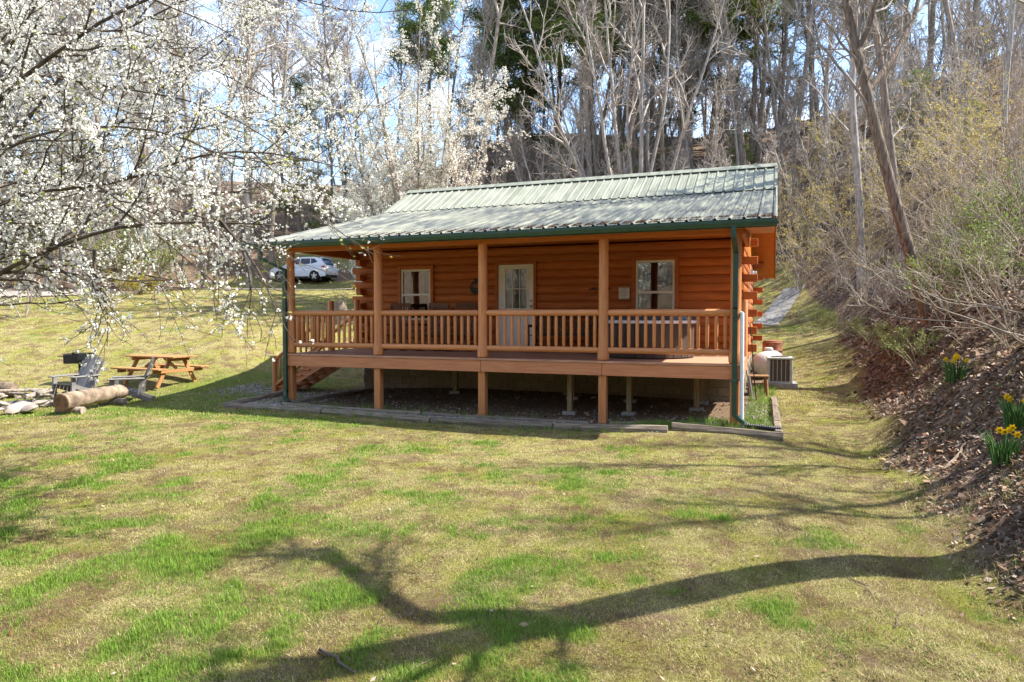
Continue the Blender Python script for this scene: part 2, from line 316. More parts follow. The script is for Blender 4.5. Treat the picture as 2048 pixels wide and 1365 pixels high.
def ground_mat():
    m = bpy.data.materials.new('ground_soil'); m.use_nodes = True; n = m.node_tree; b = n.nodes['Principled BSDF']; L = n.links.new
    a = n.nodes.new('ShaderNodeAttribute'); a.attribute_name = 'col'; sp = n.nodes.new('ShaderNodeSeparateColor'); L(a.outputs['Color'], sp.inputs[0])
    g = n.nodes.new('ShaderNodeTexCoord')
    def noise(s, d=8, r=.65):
        z = n.nodes.new('ShaderNodeTexNoise'); z.inputs['Scale'].default_value = s; z.inputs['Detail'].default_value = d; z.inputs['Roughness'].default_value = r; L(g.outputs['Object'], z.inputs[0]); return z.outputs[0]
    def ramp(f, *st):
        r = n.nodes.new('ShaderNodeValToRGB'); e = r.color_ramp.elements
        while len(e) < len(st): e.new(.5)
        for el, (p, c) in zip(e, st): el.position = p; el.color = (*c, 1)
        L(f, r.inputs[0]); return r.outputs[0]
    def mix(f, c1, c2):
        x = n.nodes.new('ShaderNodeMix'); x.data_type = 'RGBA'; L(f, x.inputs[0]); L(c1, x.inputs[6]); L(c2, x.inputs[7]); return x.outputs[2]
    fine = noise(55, 10, .82); mid = noise(3.2, 8)
    straw = ramp(fine, (.36, (.04, .03, .01)), (.5, (.26, .22, .085)), (.64, (.58, .51, .25)))
    green = ramp(fine, (.33, (.025, .045, .006)), (.52, (.13, .185, .028)), (.70, (.30, .35, .07)))
    vor = n.nodes.new('ShaderNodeTexVoronoi'); vor.inputs['Scale'].default_value = 15; L(g.outputs['Object'], vor.inputs[0])
    lf = n.nodes.new('ShaderNodeSeparateColor'); L(vor.outputs['Color'], lf.inputs[0])
    leaf = ramp(lf.outputs[0], (.1, (.05, .033, .024)), (.45, (.12, .078, .052)), (.75, (.21, .148, .105)), (1., (.33, .25, .19)))
    soil = ramp(mid, (.35, (.11, .075, .045)), (.6, (.24, .16, .09)))
    lit = mix(ramp(mid, (.42, (0, 0, 0)), (.62, (.45, .45, .45))), leaf, soil)
    def soft(ch, s):      # ragged edges: mask pushed about by noise
        ad = n.nodes.new('ShaderNodeMath'); ad.operation = 'ADD'; sb = n.nodes.new('ShaderNodeMath'); sb.operation = 'MULTIPLY_ADD'; sb.inputs[1].default_value = s; sb.inputs[2].default_value = -s/2
        L(fine, sb.inputs[0]); L(sp.outputs[ch], ad.inputs[0]); L(sb.outputs[0], ad.inputs[1]); return ramp(ad.outputs[0], (.3, (0, 0, 0)), (.7, (1, 1, 1)))
    moss = ramp(noise(1.1, 9, .7), (.46, (0, 0, 0)), (.60, (.8, .8, .8))); mossc = ramp(fine, (.3, (.06, .065, .008)), (.6, (.27, .28, .04)))
    straw = mix(moss, straw, mossc); brown = ramp(noise(2.3, 9, .72), (.47, (0, 0, 0)), (.60, (.9, .9, .9))); bc = ramp(fine, (.3, (.07, .04, .02)), (.7, (.22, .14, .08))); straw = mix(brown, straw, bc)
    c = mix(soft(0, 1.1), straw, green); c = mix(soft(1, .9), c, lit)
    dirt = ramp(fine, (.3, (.10, .065, .04)), (.7, (.26, .18, .115)))
    c = mix(soft(2, .5), c, dirt)
    L(c, b.inputs['Base Color']); b.inputs['Roughness'].default_value = .95; b.inputs['Specular IOR Level'].default_value = .1
    bp = n.nodes.new('ShaderNodeBump'); bp.inputs['Strength'].default_value = .9; bp.inputs['Distance'].default_value = .05; L(fine, bp.inputs['Height']); L(bp.outputs[0], b.inputs['Normal'])
    return m
# ------------------------------------------------------------------ ground
rng = np.random.default_rng(7)
PATCH = []          # lush clumps of grass: spot, radius
for px, py, r in ((1150,945,.55),(1190,975,.5),(1110,975,.35),(1330,945,.28),(1060,1130,.42),(1010,1160,.38),(1100,1120,.3),(940,1200,.25),(1040,1050,.28),
                  (700,1060,.35),(560,1010,.4),(620,1040,.4),(520,1060,.35),(470,1090,.35),(640,960,.6),(760,900,.5),(700,930,.5),(830,900,.5),(960,890,.4),(1240,900,.4),(360,1130,.35),
                  (420,1180,.3),(1000,960,.3),(880,960,.3),(620,1215,.3),(560,1270,.25),(680,1170,.25),(440,1215,.3),(1370,1000,.15),(1300,1060,.2),(1230,1080,.22),(1240,1130,.25),(1420,1030,.25),
                  (530,1340,.2),(300,1280,.3),(820,1060,.2),(760,1110,.18),(920,1080,.2),(1310,1170,.2),(250,1320,.3),(340,1345,.3),(60,1190,.3),(1180,1040,.25)):
    p = gp(px, py, 2, 20); PATCH.append((p[0], p[1], r))
PATCH = np.array(PATCH)
def masks(x, y):
    l, d = LD(x, y)
    wob = (fbm(x, y, 1.4, 5)-.5)*1.3
    bank = sstep(-.35, .5, l-bank_l(d)+wob*.8)
    far = sstep(33.2, 34.6, d+wob*1.5)*(l < 1) + sstep(30, 34, d-.25*(l-6)+wob*2)*(l >= 1)
    far = np.where((l > -19) & (l < -3) & (d < 57), 0, far)          # grass round the parking spot
    carpark = sstep(2.2, 1.0, np.abs(d-48.3+.12*(l+15)))*sstep(-6, -9, l)*sstep(-26, -22, l)
    behind = sstep(-9, -13, d)
    lit = np.clip(np.maximum.reduce([bank, far, behind]), 0, 1)
    g = fbm(x, y, 1.7, 21, 4); g2 = fbm(x, y, 7, 33, 2)
    gs = fbm(x, y, .42, 61, 3); lft = sstep(2.0, -3.0, l)*sstep(14, 10, d)
    green = sstep(.5, .72, .55*gs+.25*g+.2*g2+.012*lft)*(.8+.05*lft)+.03
    wx_, wy_ = (fbm(x, y, .28, 81, 3)-.5)*1.1, (fbm(x, y, .28, 91, 3)-.5)*1.1
    for cx_, cy_, r_ in PATCH: green = np.maximum(green, 1.0*np.exp(-(((x+wx_-cx_)**2+(y+wy_-cy_)**2)/(r_*r_))**1.3*.9)*(.35+1.0*fbm(x, y, .22, 55, 2)))
    strip = sstep(1.1, .3, np.abs(y+1.9))*sstep(5.5, 2.5, x)*(x > -7)*(.3+.6*gs)               # greener band in the cabin's shade
    left = sstep(3.2, 1.5, np.hypot(x+2.6, (y-1.0)*.55))*(.45+.6*gs)
    green = np.maximum.reduce([green, strip, left])
    under = (x > -.35)*(x < 10.2)*(y > -.35)*(y < 12)
    dirt = np.maximum(sstep(.2, .6, under*1.), carpark*.9)
    drive = sstep(1.5, .9, np.abs(d-36.0-.03*(l+12)**1))*(l < -3)
    dirt = np.maximum(dirt, drive*.6)
    clay = sstep(.50, .62, fbm(x, y, .7, 71, 4))*sstep(5.2, 4.0, d)*sstep(-.5, 1.2, l)*(d > 0) + .75*sstep(.57, .66, fbm(x, y, .45, 171, 4))*(d > 3)*(d < 13)
    dirt = np.maximum(dirt, clay*.7)
    path = sstep(2.2, .4, np.abs(l-bank_l(d)))*(d > 6)*(d < 20)*.35
    return np.clip(green*(1-lit), 0, 1), lit, np.clip(np.maximum(dirt, path*(1-lit)*.6), 0, 1)
xs = np.concatenate([np.arange(-170, -40, 6), np.arange(-40, -14, .8), np.arange(-14, 20, .17), np.arange(20, 50, 1), np.arange(50, 171, 6)])
ys = np.concatenate([np.arange(-140, -30, 6), np.arange(-30, -13, .9), np.arange(-13, 9, .17), np.arange(9, 40, .5), np.arange(40, 80, 1.6), np.arange(80, 200, 6)])
GX, GY = np.meshgrid(xs, ys); GZ = hz(GX, GY)
nx, ny = len(xs), len(ys); ii = np.arange(nx*ny).reshape(ny, nx)
F = np.stack([ii[:-1, :-1], ii[:-1, 1:], ii[1:, 1:], ii[1:, :-1]], -1).reshape(-1, 4)
mg, ml_, md_ = masks(GX.ravel(), GY.ravel())
gm = np_mesh(np.stack([GX.ravel(), GY.ravel(), GZ.ravel()], -1), F, True, np.stack([mg*.75, ml_, md_], -1))
ground = tag(obj('ground', gm, ground_mat()), kind='structure')
# concrete path behind the cabin's corner
def drape(name, cpts, wid, mat, lift=.02, step=.5):
    cp = np.array(cpts); t = np.concatenate([[0], np.cumsum(np.linalg.norm(np.diff(cp, axis=0), axis=1))]); s_ = np.linspace(0, t[-1], int(t[-1]/step)+2)
    P = np.stack([np.interp(s_, t, cp[:, 0]), np.interp(s_, t, cp[:, 1])], -1); T = np.gradient(P, axis=0); T /= np.linalg.norm(T, axis=1)[:, None]; N = np.stack([-T[:, 1], T[:, 0]], -1)
    V = []; Fc = []; K = 7
    for j in range(K):
        q = P+N*(j/(K-1)-.5)*wid; V.append(np.stack([q[:, 0], q[:, 1], hz(q[:, 0], q[:, 1], False)+lift+.03], -1))
    V = np.stack(V, 1).reshape(-1, 3); m_ = len(P); jj = np.arange(m_*K).reshape(m_, K)
    return tag(obj(name, np_mesh(V, np.stack([jj[:-1, :-1], jj[1:, :-1], jj[1:, 1:], jj[:-1, 1:]], -1).reshape(-1, 4), True), mat), kind='structure')
M['drive'] = pm('driveway_gravel', (.20, .17, .14), (.40, .35, .30), 22, .95, .5)
drape('driveway', [Wd(-60, 38)[:2], Wd(-30, 35.6)[:2], Wd(-14, 35.8)[:2], Wd(-4, 37)[:2], Wd(3, 39)[:2]], 2.6, M['drive'])
drape('footpath', [gp(1528, 652)[:2], gp(1545, 636)[:2], gp(1560, 618)[:2], gp(1572, 600)[:2], gp(1590, 575)[:2]], .95, pm('old_concrete', (.15, .14, .13), (.30, .285, .265), 4, .95, .3), -.005)
# ------------------------------------------------------------------ the log cabin
D = 2.92; BACK = 10.3; X0, X1 = .05, 9.82; CH = .1915
cabin = thing('log_cabin', 'orange stained log cabin with green metal roof and railed front porch', 'cabin')
PROF = [(-.075, -.094), (.036, -.094), (.054, -.078), (.067, -.045), (.074, 0), (.067, .045), (.054, .078), (.036, .094), (-.075, .094)]   # (outward, up)
def log(a, b, axis, wall, outw, zc, ext0, ext1, mat):
    m = MB()
    if axis == 'x': f = lambda t: (lambda o, u: (t, wall+outw*o, zc+u))
    else: f = lambda t: (lambda o, u: (wall+outw*o, t, zc+u))
    m.prism(PROF, f(a), f(b))
    for e, t0, sg in ((ext0, a, -1), (ext1, b, 1)):
        if e:
            lo, hi = sorted((t0+sg*.001, t0+sg*e))
            if axis == 'x': m.bbox(lo, hi, *sorted((wall-outw*.07, wall+outw*.066)), zc-.083, zc+.083, .008)
            else: m.bbox(*sorted((wall-outw*.07, wall+outw*.066)), lo, hi, zc-.083, zc+.083, .008)
    return m.build('log', mat, cabin, smooth=True)
openings = [(1.19, 2.24, .66, 2.17), (3.96, 5.04, -.2, 2.2), (7.37, 8.44, .68, 2.23)]
YW = D+.07
for k in range(-2, 13):
    z = .16+CH*k; even = k % 2 == 0
    e = .29 if even and k >= 0 else 0
    cuts = [X0]
    for a, b, z0, z1 in openings:
        if z0-.05 < z < z1: cuts += [a+.03, b-.03]
    cuts.append(X1)
    for i in range(0, len(cuts), 2):
        log(cuts[i], cuts[i+1], 'x', YW, -1, z, e if i == 0 else 0, e if i == len(cuts)-2 else 0, M['log_x'])
    log(X0, X1, 'x', BACK, 1, z, e, e, M['log_x'])
    e2 = 0 if even else .28
    for xw, ow in ((X0+.07, -1), (X1-.07, 1)):
        if even and k >= 0: log(D+.16, BACK-.09, 'y', xw, ow, z, 0, 0, M['log_y'])
        else: log(D+.005, BACK-.005, 'y', xw, ow, z, e2, e2, M['log_y'])
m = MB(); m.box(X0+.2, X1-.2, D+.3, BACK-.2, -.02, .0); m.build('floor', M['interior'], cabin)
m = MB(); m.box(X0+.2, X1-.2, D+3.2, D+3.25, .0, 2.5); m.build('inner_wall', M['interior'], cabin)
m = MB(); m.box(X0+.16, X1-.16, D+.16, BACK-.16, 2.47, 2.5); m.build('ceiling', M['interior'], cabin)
# gables
ZR, YR, ZB, YB, ZE, YE = 4.79, 6.62, 3.97, 5.16, 2.53, -.46
XL, XR = -.58, 10.47
for xw in (X0+.02, X1-.1):
    m = MB(); poly = [(D+.05, 2.57), (BACK-.03, 2.57), (YR, ZR-.16), (YB, ZB-.15), (D+.05, 3.2)]
    m.prism(poly, lambda y, z: (xw, y, z), lambda y, z: (xw+.08, y, z)); m.build('gable_board', M['soffit'], cabin)
# windows
def window(x0, x1, z0, z1, zm):
    f = MB()
    for b in ((x0, x0+.09, z0, z1), (x1-.09, x1, z0, z1), (x0+.0905, x1-.0905, z1-.09, z1), (x0+.0905, x1-.0905, z0, z0+.09)):
        f.bbox(b[0], b[1], D-.045, D+.15, b[2], b[3], .008)
    wn = f.build('window', M['log_x'], cabin)
    s = MB(); a, b, c, d_ = x0+.092, x1-.092, z0+.092, z1-.092
    for q in ((a, a+.05, c, d_), (b-.05, b, c, d_), (a+.0505, b-.0505, d_-.055, d_), (a+.0505, b-.0505, c, c+.06), (a+.0505, b-.0505, zm-.028, zm+.028)):
        s.bbox(q[0], q[1], D-.02, D+.06, q[2], q[3], .005)
    s.build('sash', M['white'], wn)
    MB().box(a+.05, b-.05, D+.015, D+.02, zm+.028, d_-.055).build('pane', M['glass'], wn)
    MB().box(a+.05, b-.05, D+.035, D+.04, c+.06, zm-.028).build('pane', M['glass'], wn)
window(1.19, 2.24, .66, 2.17, 1.415); window(7.37, 8.44, .68, 2.23, 1.405)
# door
f = MB(); x0, x1 = 3.96, 5.04
for b in ((x0, x0+.075, -.02, 2.2), (x1-.075, x1, -.02, 2.2), (x0+.0755, x1-.0755, 2.13, 2.2)): f.bbox(b[0], b[1], D-.045, D+.15, b[2], b[3], .008)
dr = f.build('door', M['log_x'], cabin)
s = MB(); a, b = 4.04, 4.96
for q in ((a, a+.19, .07, 2.125), (b-.17, b, .07, 2.125), (a+.1905, b-.1705, 2.01, 2.125), (a+.1905, b-.1705, .07, 1.05)): s.box(q[0], q[1], D-.01, D+.035, q[2], q[3])
s.bbox(a+.14, b-.12, D-.022, D-.0105, .18, .55, .01); s.bbox(a+.14, b-.12, D-.022, D-.0105, .60, .95, .01)
s.build('door_leaf', M['door'], dr)
s = MB(); ga, gb = a+.19, b-.17
for q in ((ga-.03, ga, 1.02, 2.04), (gb, gb+.03, 1.02, 2.04), (ga+.0005, gb-.0005, 2.01, 2.04), (ga+.0005, gb-.0005, 1.02, 1.05)): s.box(q[0], q[1], D-.022, D-.0105, q[2], q[3])
for i in (1, 2): s.box(ga+(gb-ga)*i/3-.009, ga+(gb-ga)*i/3+.009, D-.012, D+.012, 1.05, 2.01)
s.box(ga, gb, D-.0115, D+.0115, 1.52, 1.54); s.build('glazing_bar', M['white'], dr)
for i in range(3):
    for z0, z1 in ((1.05, 1.52), (1.54, 2.01)): MB().box(ga+(gb-ga)*i/3+.009, ga+(gb-ga)*(i+1)/3-.009, D+.004, D+.008, z0, z1).build('pane', M['glass'], dr)
MB().tube([(4.90, D-.012, 1.1), (4.90, D-.03, 1.1), (4.90, D-.07, 1.1), (4.90, D-.075, 1.1)], [.03, .014, .03, .02], 10).build('handle', M['brass'], dr, True)
MB().tube([(4.90, D-.012, 1.24), (4.90, D-.03, 1.24)], .028, 10).build('deadbolt', M['brass'], dr, True)
MB().box(3.98, 5.02, D-.09, D+.03, .0, .07).build('threshold', M['deck'], dr)
# foundation of concrete blocks
fo = MB().box(X0+.03, X1-.03, D+.06, D+.2, -1.4, -.32).build('foundation', M['mortar'], cabin)
bm_ = MB().bbox(0, .392, 0, .16, 0, .192, .006).mesh(); bm_.materials.append(M['block'])
for r_ in range(6):
    for c_ in range(25):
        x = X0+.02+c_*.402-(.2 if r_ % 2 else 0)
        if x < X0-.05 or x > X1-.35: continue
        o = bpy.data.objects.new('block', bm_); link(o, fo); o.location = (x, D+.03, -.52-r_*.202)
fo2 = MB().box(X1-.16, X1-.03, D+.21, BACK-.1, -1.4, -.32).build('foundation', M['mortar'], cabin)
bm2 = MB().bbox(0, .16, 0, .392, 0, .192, .006).mesh(); bm2.materials.append(M['block'])
for r_ in range(6):
    for c_ in range(17):
        o = bpy.data.objects.new('block', bm2); link(o, fo2); o.location = (X1-.165, D+.22+c_*.402, -.52-r_*.202)
MB().box(X0+.03, X0+.16, D+.21, BACK-.1, -1.4, -.32).build('foundation', M['block'], cabin)
# deck
deck = MB().box(.0, 9.88, .1, D-.06, -.22, -.045).build('deck', M['pt_wood'], cabin)
nb = 20; bw = (D+.01+.14)/nb
for i in range(nb):
    MB().bbox(-.05+.004*(i % 3), 9.93-.004*(i % 2), -.14+i*bw, -.14+i*bw+bw-.006, -.04, 0, .004).build('board', M['deck'], deck)
PX = [.07, 2.40, 4.88, 7.40, 9.81]
for a, b in zip([-.04]+[p+.004 for p in PX[2:4]], [p-.004 for p in PX[2:4]]+[9.92]):
    MB().bbox(a, b, -.125, -.085, -.275, -.043, .004).build('fascia', M['fascia'], cabin)
for xw in (-.04, 9.885): MB().bbox(xw, xw+.035, -.08, D-.02, -.275, -.043, .004).build('fascia', M['fascia'], cabin)
# posts
for i, x in enumerate(PX):
    g = hz1(x, 0)-.12
    pw = .078
    MB().bbox(x-pw, x+pw, -.08, .075, g, -.277, .008).build('lower_post', M['post'], cabin)
    mm = MB(); prof = [(.088, .001), (.115, .03), (.118, .16), (.098, .22), (.095, 1.3), (.093, 2.1), (.098, 2.319)]
    mm.lathe(prof, 14, (x, 0, 0)); mm.build('post', M['post'], cabin, True)
# railing
def railing(a, b, n, e=.1):
    a = Vector(a); b = Vector(b); t = (b-a).normalized(); L_ = (b-a).length
    P = lambda s_, z: (a.x+t.x*s_, a.y+t.y*s_, z)
    top = MB().tube([P(e-.03, .925), P(e+.03, .925), P(L_-e-.03, .925), P(L_-e+.03, .925)], [.04, .062, .062, .04], 12)
    r = top.build('railing', M['rail'], cabin, True)
    MB().tube([P(e-.03, .205), P(e+.03, .205), P(L_-e-.03, .205), P(L_-e+.03, .205)], [.04, .058, .058, .04], 12).build('rail', M['rail'], r, True)
    bm = MB().tube([(0, 0, .25), (0, 0, .285), (0, 0, .30), (0, 0, .83), (0, 0, .85), (0, 0, .88)], [.02, .026, .033, .034, .027, .02], 8).mesh(True); bm.materials.append(M['post'])
    for i in range(n):
        o = bpy.data.objects.new('baluster', bm); link(o, r); s_ = e+.07+(L_-2*e-.14)*(i+.0)/(n-1)
        o.location = (a.x+t.x*s_, a.y+t.y*s_, 0); o.rotation_euler = (0, 0, i*1.7)
for i in range(4): railing((PX[i], 0, 0), (PX[i+1], 0, 0), 15 if i < 3 else 14)
railing((.07, 0, 0), (.07, 1.5, 0), 9)
for x, y, z in ((.07, 1.52, 1.24), (.07, 2.66, 1.3), (9.86, 2.45, 1.2)):
    MB().tube([(x, y, .001), (x, y, z-.01), (x, y, z)], [.078, .075, .07], 12).build('newel_post', M['post'], cabin, True)
# porch steps
steps = MB()
gst = hz1(-1.5, 2)
for y in (1.58, 2.1, 2.58):
    steps.prism([(-.05, -.05), (-.05, -.34), (-1.52, gst-.02), (-1.72, gst-.02), (-1.72, gst+.18)], lambda x, z: (x, y-.02, z), lambda x, z: (x, y+.02, z))
sp_ = steps.build('stair', M['fascia'], cabin)
for i in range(6):
    t = (i+.5)/6; x = -.12-1.5*t; z = -.04+(gst+.2)*1.0*t+.0
    MB().bbox(x-.14, x+.14, 1.5, 2.66, -.02+(gst+.1)*(i+1)/6.6-.035, -.02+(gst+.1)*(i+1)/6.6, .004).build('tread', M['fascia'], sp_)
for y in (1.5, 2.68):
    MB().tube([(-1.68, y, gst-.1), (-1.68, y, gst+.95)], .062, 12).build('newel_post', M['post'], sp_, True)
    MB().tube([(-1.66, y, gst+.85), (.0, y, .92)], .045, 10).build('handrail', M['post'], sp_, True)
    MB().tube([(-1.66, y, gst+.18), (-.1, y, .15)], .045, 10).build('handrail', M['post'], sp_, True)
    for i in range(9):
        t = (i+.7)/9.4; x = -1.62+1.55*t; zb = gst+.2+(.15-gst-.18)*t
        MB().tube([(x, y, zb), (x, y, zb+.68)], .026, 8).build('baluster', M['post'], sp_, True)
# beam, ceiling, fascia
for a, b in ((-.14, 4.873), (4.879, 9.95)): MB().bbox(a, b, -.09, .09, 2.32, 2.585, .006).build('beam', M['beam'], cabin)
for x in (-.1, 9.86): MB().bbox(x-.0, x+.09, .092, D+.0, 2.36, 2.57, .006).build('beam', M['beam'], cabin)
for i in range(14):
    a = -.14+i*(10.1/14); MB().box(a, a+10.1/14-.004, .095, D+.06, 2.588, 2.605).build('ceiling_board', M['soffit'], cabin)
for px_ in (2.55, 7.6):
    q = thing('porch_light', 'small white dome light on porch ceiling ' + ('above the left window and rocking chairs' if px_ < 5 else 'above the hot tub'), 'light', (px_-.0, .9, 2.585))
    MB().lathe([(.1, 0), (.1, -.02), (.085, -.05), (.05, -.075), (.01, -.085)], 14).build('shade', M['white'], q, True)
    MB().lathe([(.115, .002), (.115, -.012)], 14).build('base', M['white'], q)
# roof
roof = MB().prism([(YE+.02, ZE-.03), (YE+.02, ZE-.15), (D-.3, 2.615), (D-.3, 3.3), (YB-.1, ZB-.2), (YR, ZR-.15), (11.15, ZR-.15-(11.15-YR)*.5618), (11.15, ZR-.05-(11.15-YR)*.5618), (YR, ZR-.045), (YB, ZB-.045)],
                  lambda y, z: (XL+.04, y, z), lambda y, z: (XR-.04, y, z)).build('roof', M['soffit'], cabin)
def panels(ya, za, yb, zb, lift, mat, nst=46, jit=.0):
    wpan = (XR-XL)/nst; L_ = math.hypot(yb-ya, zb-za); ty, tz = (yb-ya)/L_, (zb-za)/L_; ny_, nz_ = -tz, ty
    m = MB(); hw = wpan/2
    prof = [(-hw, .0), (-hw*.82, .0), (-hw*.80, 0), (-hw+.012+.03, .0), (0, .003), (hw-.056, 0), (hw-.04, .028), (hw-.014, .028), (hw-.0005, 0)]
    prof = [(-hw, 0), (-hw*.4, .0), (-hw*.36, .005), (-hw*.3, 0), (hw*.15, 0), (hw*.19, .005), (hw*.25, 0), (hw-.062, 0), (hw-.044, .03), (hw-.016, .03), (hw-.0008, 0)]
    V = []; Fc = []; n = len(prof)
    for s_ in (0, L_):
        for (u, h_) in prof: V.append((u, ya+ty*s_+ny_*(h_+lift), za+tz*s_+nz_*(h_+lift)))
        for (u, h_) in prof: V.append((u, ya+ty*s_+ny_*(h_+lift-.004), za+tz*s_+nz_*(h_+lift-.004)))
    for i in range(n-1):
        Fc += [(i, i+1, 2*n+i+1, 2*n+i), (n+i+1, n+i, 3*n+i, 3*n+i+1), (i+1, i, n+i, n+i+1), (2*n+i, 2*n+i+1, 3*n+i+1, 3*n+i)]
    me = MB().add(V, Fc).mesh(); me.materials.append(mat)
    for k in range(nst):
        o = bpy.data.objects.new('roof_panel', me); link(o, roof); o.location = (XL+wpan*(k+.5), 0, 0)
panels(YE-.05, ZE-.013, YB+.1, ZB+.0285-.013, .0, M['roof_low'])
panels(YB-.06, ZB-.05, YR, ZR-.016, .055, M['roof'])
panels(11.3, ZR-(11.3-YR)*.5618, YR, ZR-.016, .05, M['roof'])
MB().prism([(YR-.2, ZR-.05), (YR, ZR+.058), (YR+.2, ZR-.05), (YR+.2, ZR-.04), (YR, ZR+.085), (YR-.2, ZR-.04)], lambda y, z: (XL-.01, y, z+.03), lambda y, z: (XR+.01, y, z+.03)).build('ridge_cap', M['roof'], roof)
for x in (XL-.004, XR-.02):     # barge boards and metal edge trim
    MB().prism([(YE, ZE-.16), (YB, ZB-.17), (YR, ZR-.16), (11.15, ZR-.16-(11.15-YR)*.5618), (11.15, ZR-.035-(11.15-YR)*.5618), (YR, ZR-.012), (YB, ZB-.012), (YE, ZE-.03)], lambda y, z: (x, y, z), lambda y, z: (x+.03, y, z)).build('barge_board', M['green'] if x < 0 else M['soffit'], roof)
MB().prism([(YE, ZE-.02), (YB, ZB+.03), (YR, ZR+.05), (YR, ZR+.07), (YB, ZB+.05), (YE, ZE+.0)], lambda y, z: (XR-.015, y, z+.015), lambda y, z: (XR+.02, y, z+.015)).build('edge_trim', M['roof'], roof)
# gutter and downspouts
G = [(0, 0), (-.0, -.115), (-.085, -.115), (-.115, -.05), (-.115, 0), (-.108, 0), (-.108, -.048), (-.082, -.108), (-.006, -.108), (-.006, 0)]
MB().prism(G, lambda y, z: (XL-.26, YE-.01+y, ZE-.03+z), lambda y, z: (XR+.02, YE-.01+y, ZE-.03+z)).build('gutter', M['green'], cabin)
MB().bbox(XL-.01, XR+.01, YE-.005, YE+.02, ZE-.16, ZE-.03, .003).build('eave_board', M['green'], cabin)
def spout(pts, wid=.085):
    m = MB()
    for a, b in zip(pts[:-1], pts[1:]):
        t = (Vector(b)-Vector(a)).normalized()*.02; m.beam(Vector(a)-t, Vector(b)+t, wid, wid*.8, (0, -1, .01) if abs(t.z) > abs(t.x)+abs(t.y) else (0, 0, 1))
    return m
g1 = hz1(9.8, -.2); g0 = hz1(0, -.2)
spout([(9.79, YE-.07, ZE-.14), (9.79, YE-.07, ZE-.3), (9.81, -.155, ZE-.55), (9.81, -.155, 1.0), (9.81, -.155, g1+.28), (9.81, -.16, g1+.22), (9.98, -.2, g1+.08)]).build('downspout', M['green'], cabin)
MB().bbox(9.75, 9.87, -.2, -.1, -.33, -.27, .01).build('spout_strap', M['green'], cabin)
spout([(-.33, YE-.07, ZE-.14), (-.33, YE-.07, ZE-.38), (.02, -.15, ZE-.62), (.02, -.15, 1.0), (.02, -.15, g0+.3), (.02, -.17, g0+.15), (.15, -.22, g0+.06)]).build('downspout', M['green'], cabin)
MB().tube([(9.80, .24, .86), (9.88, .16, .92), (9.93, -.13, .90), (9.93, -.14, .84), (9.94, -.13, g1-.1)], .036, 10).build('vent_pipe', M['pvc'], cabin, True)
# bits on the side wall
MB().bbox(9.93, 9.95, 3.2, 3.24, -.1, 2.1, .004).build('conduit', M['pvc'], cabin)
fl = thing('flood_light', 'small twin floodlight on the sunlit log corner under the gable', 'light', (9.93, 3.6, 1.83))
for s in (-1, 1): MB().lathe([(.02, 0), (.05, .05), (.055, .1)], 10, (.06+.03*s, .05*s, -.05)).build('lamp_head', M['pvc'], fl, True)
MB().bbox(-.02, .03, -.05, .05, -.05, .05, .01).build('bracket', M['black'], fl)
tag(MB().tube([(9.97, 2.75, .7), (10.02, 2.7, .2), (10.06, 2.65, -.35), (10.12, 2.7, -.95)], .012, 6).build('hanging_cable', M['black'], None, True), 'black cable hanging down the log corner beside the porch', 'cable')
# support posts under the deck on concrete pads
for n_, (x, y) in enumerate(((6.56, .62), (6.2, 2.1), (7.75, .78), (7.5, 2.2), (8.99, 1.5), (9.0, 2.45), (3.2, 2.2), (6.0, 2.6))):
    g = hz1(x, y)
    pp = MB().bbox(x-.05, x+.05, y-.05, y+.05, g+.05, -.221, .005).build('deck_support', M['pt_wood'], cabin)
    MB().bbox(x-.14, x+.14, y-.1, y+.1, g-.08, g+.06, .01).build('pad', M['concrete'], pp)
# pine straw and leaves lying on the low roof
n_ = 20000; x = rng.uniform(XL+.6, XR-.05, n_); tt = np.abs(rng.normal(0, .05, n_))+.01
big = rng.random(n_) < .38; tt[big] = rng.uniform(.02, .42, big.sum())
den = fbm(x*.5, tt*9, .8, 14, 3); keep = ((tt < .10)*(x > 1.6)*(den > .3)) | (den+.06*(x > 4.5) > .66); x, tt = x[keep], tt[keep]
yy = YE+.01+(YB-YE)*tt; zz = ZE-.013+(ZB+.02-ZE)*tt+.012+rng.uniform(0, .02, len(x))
def flakes(P, size, rg, cols, flat=.35, asp=.5):
    n = len(P); a = rg.uniform(0, 6.283, n); t = rg.normal(0, flat, (n, 2)); s_ = size*rg.uniform(.5, 1.4, n)
    u = np.stack([np.cos(a), np.sin(a), t[:, 0]], -1)*s_[:, None]; v = np.stack([-np.sin(a), np.cos(a), t[:, 1]], -1)*s_[:, None]*asp
    V = np.stack([P-u, P-v*.9+u*.1, P+u, P+v], 1).reshape(-1, 3); Fq = np.arange(4*n).reshape(n, 4)
    c = np.asarray(cols)[rg.integers(0, len(cols), n)]*rg.uniform(.7, 1.25, (n, 1)); return V, Fq, np.repeat(c, 4, 0)
BROWN = [(.16, .09, .055), (.22, .12, .07), (.10, .06, .04), (.28, .17, .10), (.20, .08, .05)]
V, Fq, c = flakes(np.stack([x, yy, zz], -1), .026, rng, BROWN, .15, .3)
deb = obj('leaf_litter', np_mesh(V, Fq, False, c), M['litter'], roof); deb['kind'] = 'stuff'
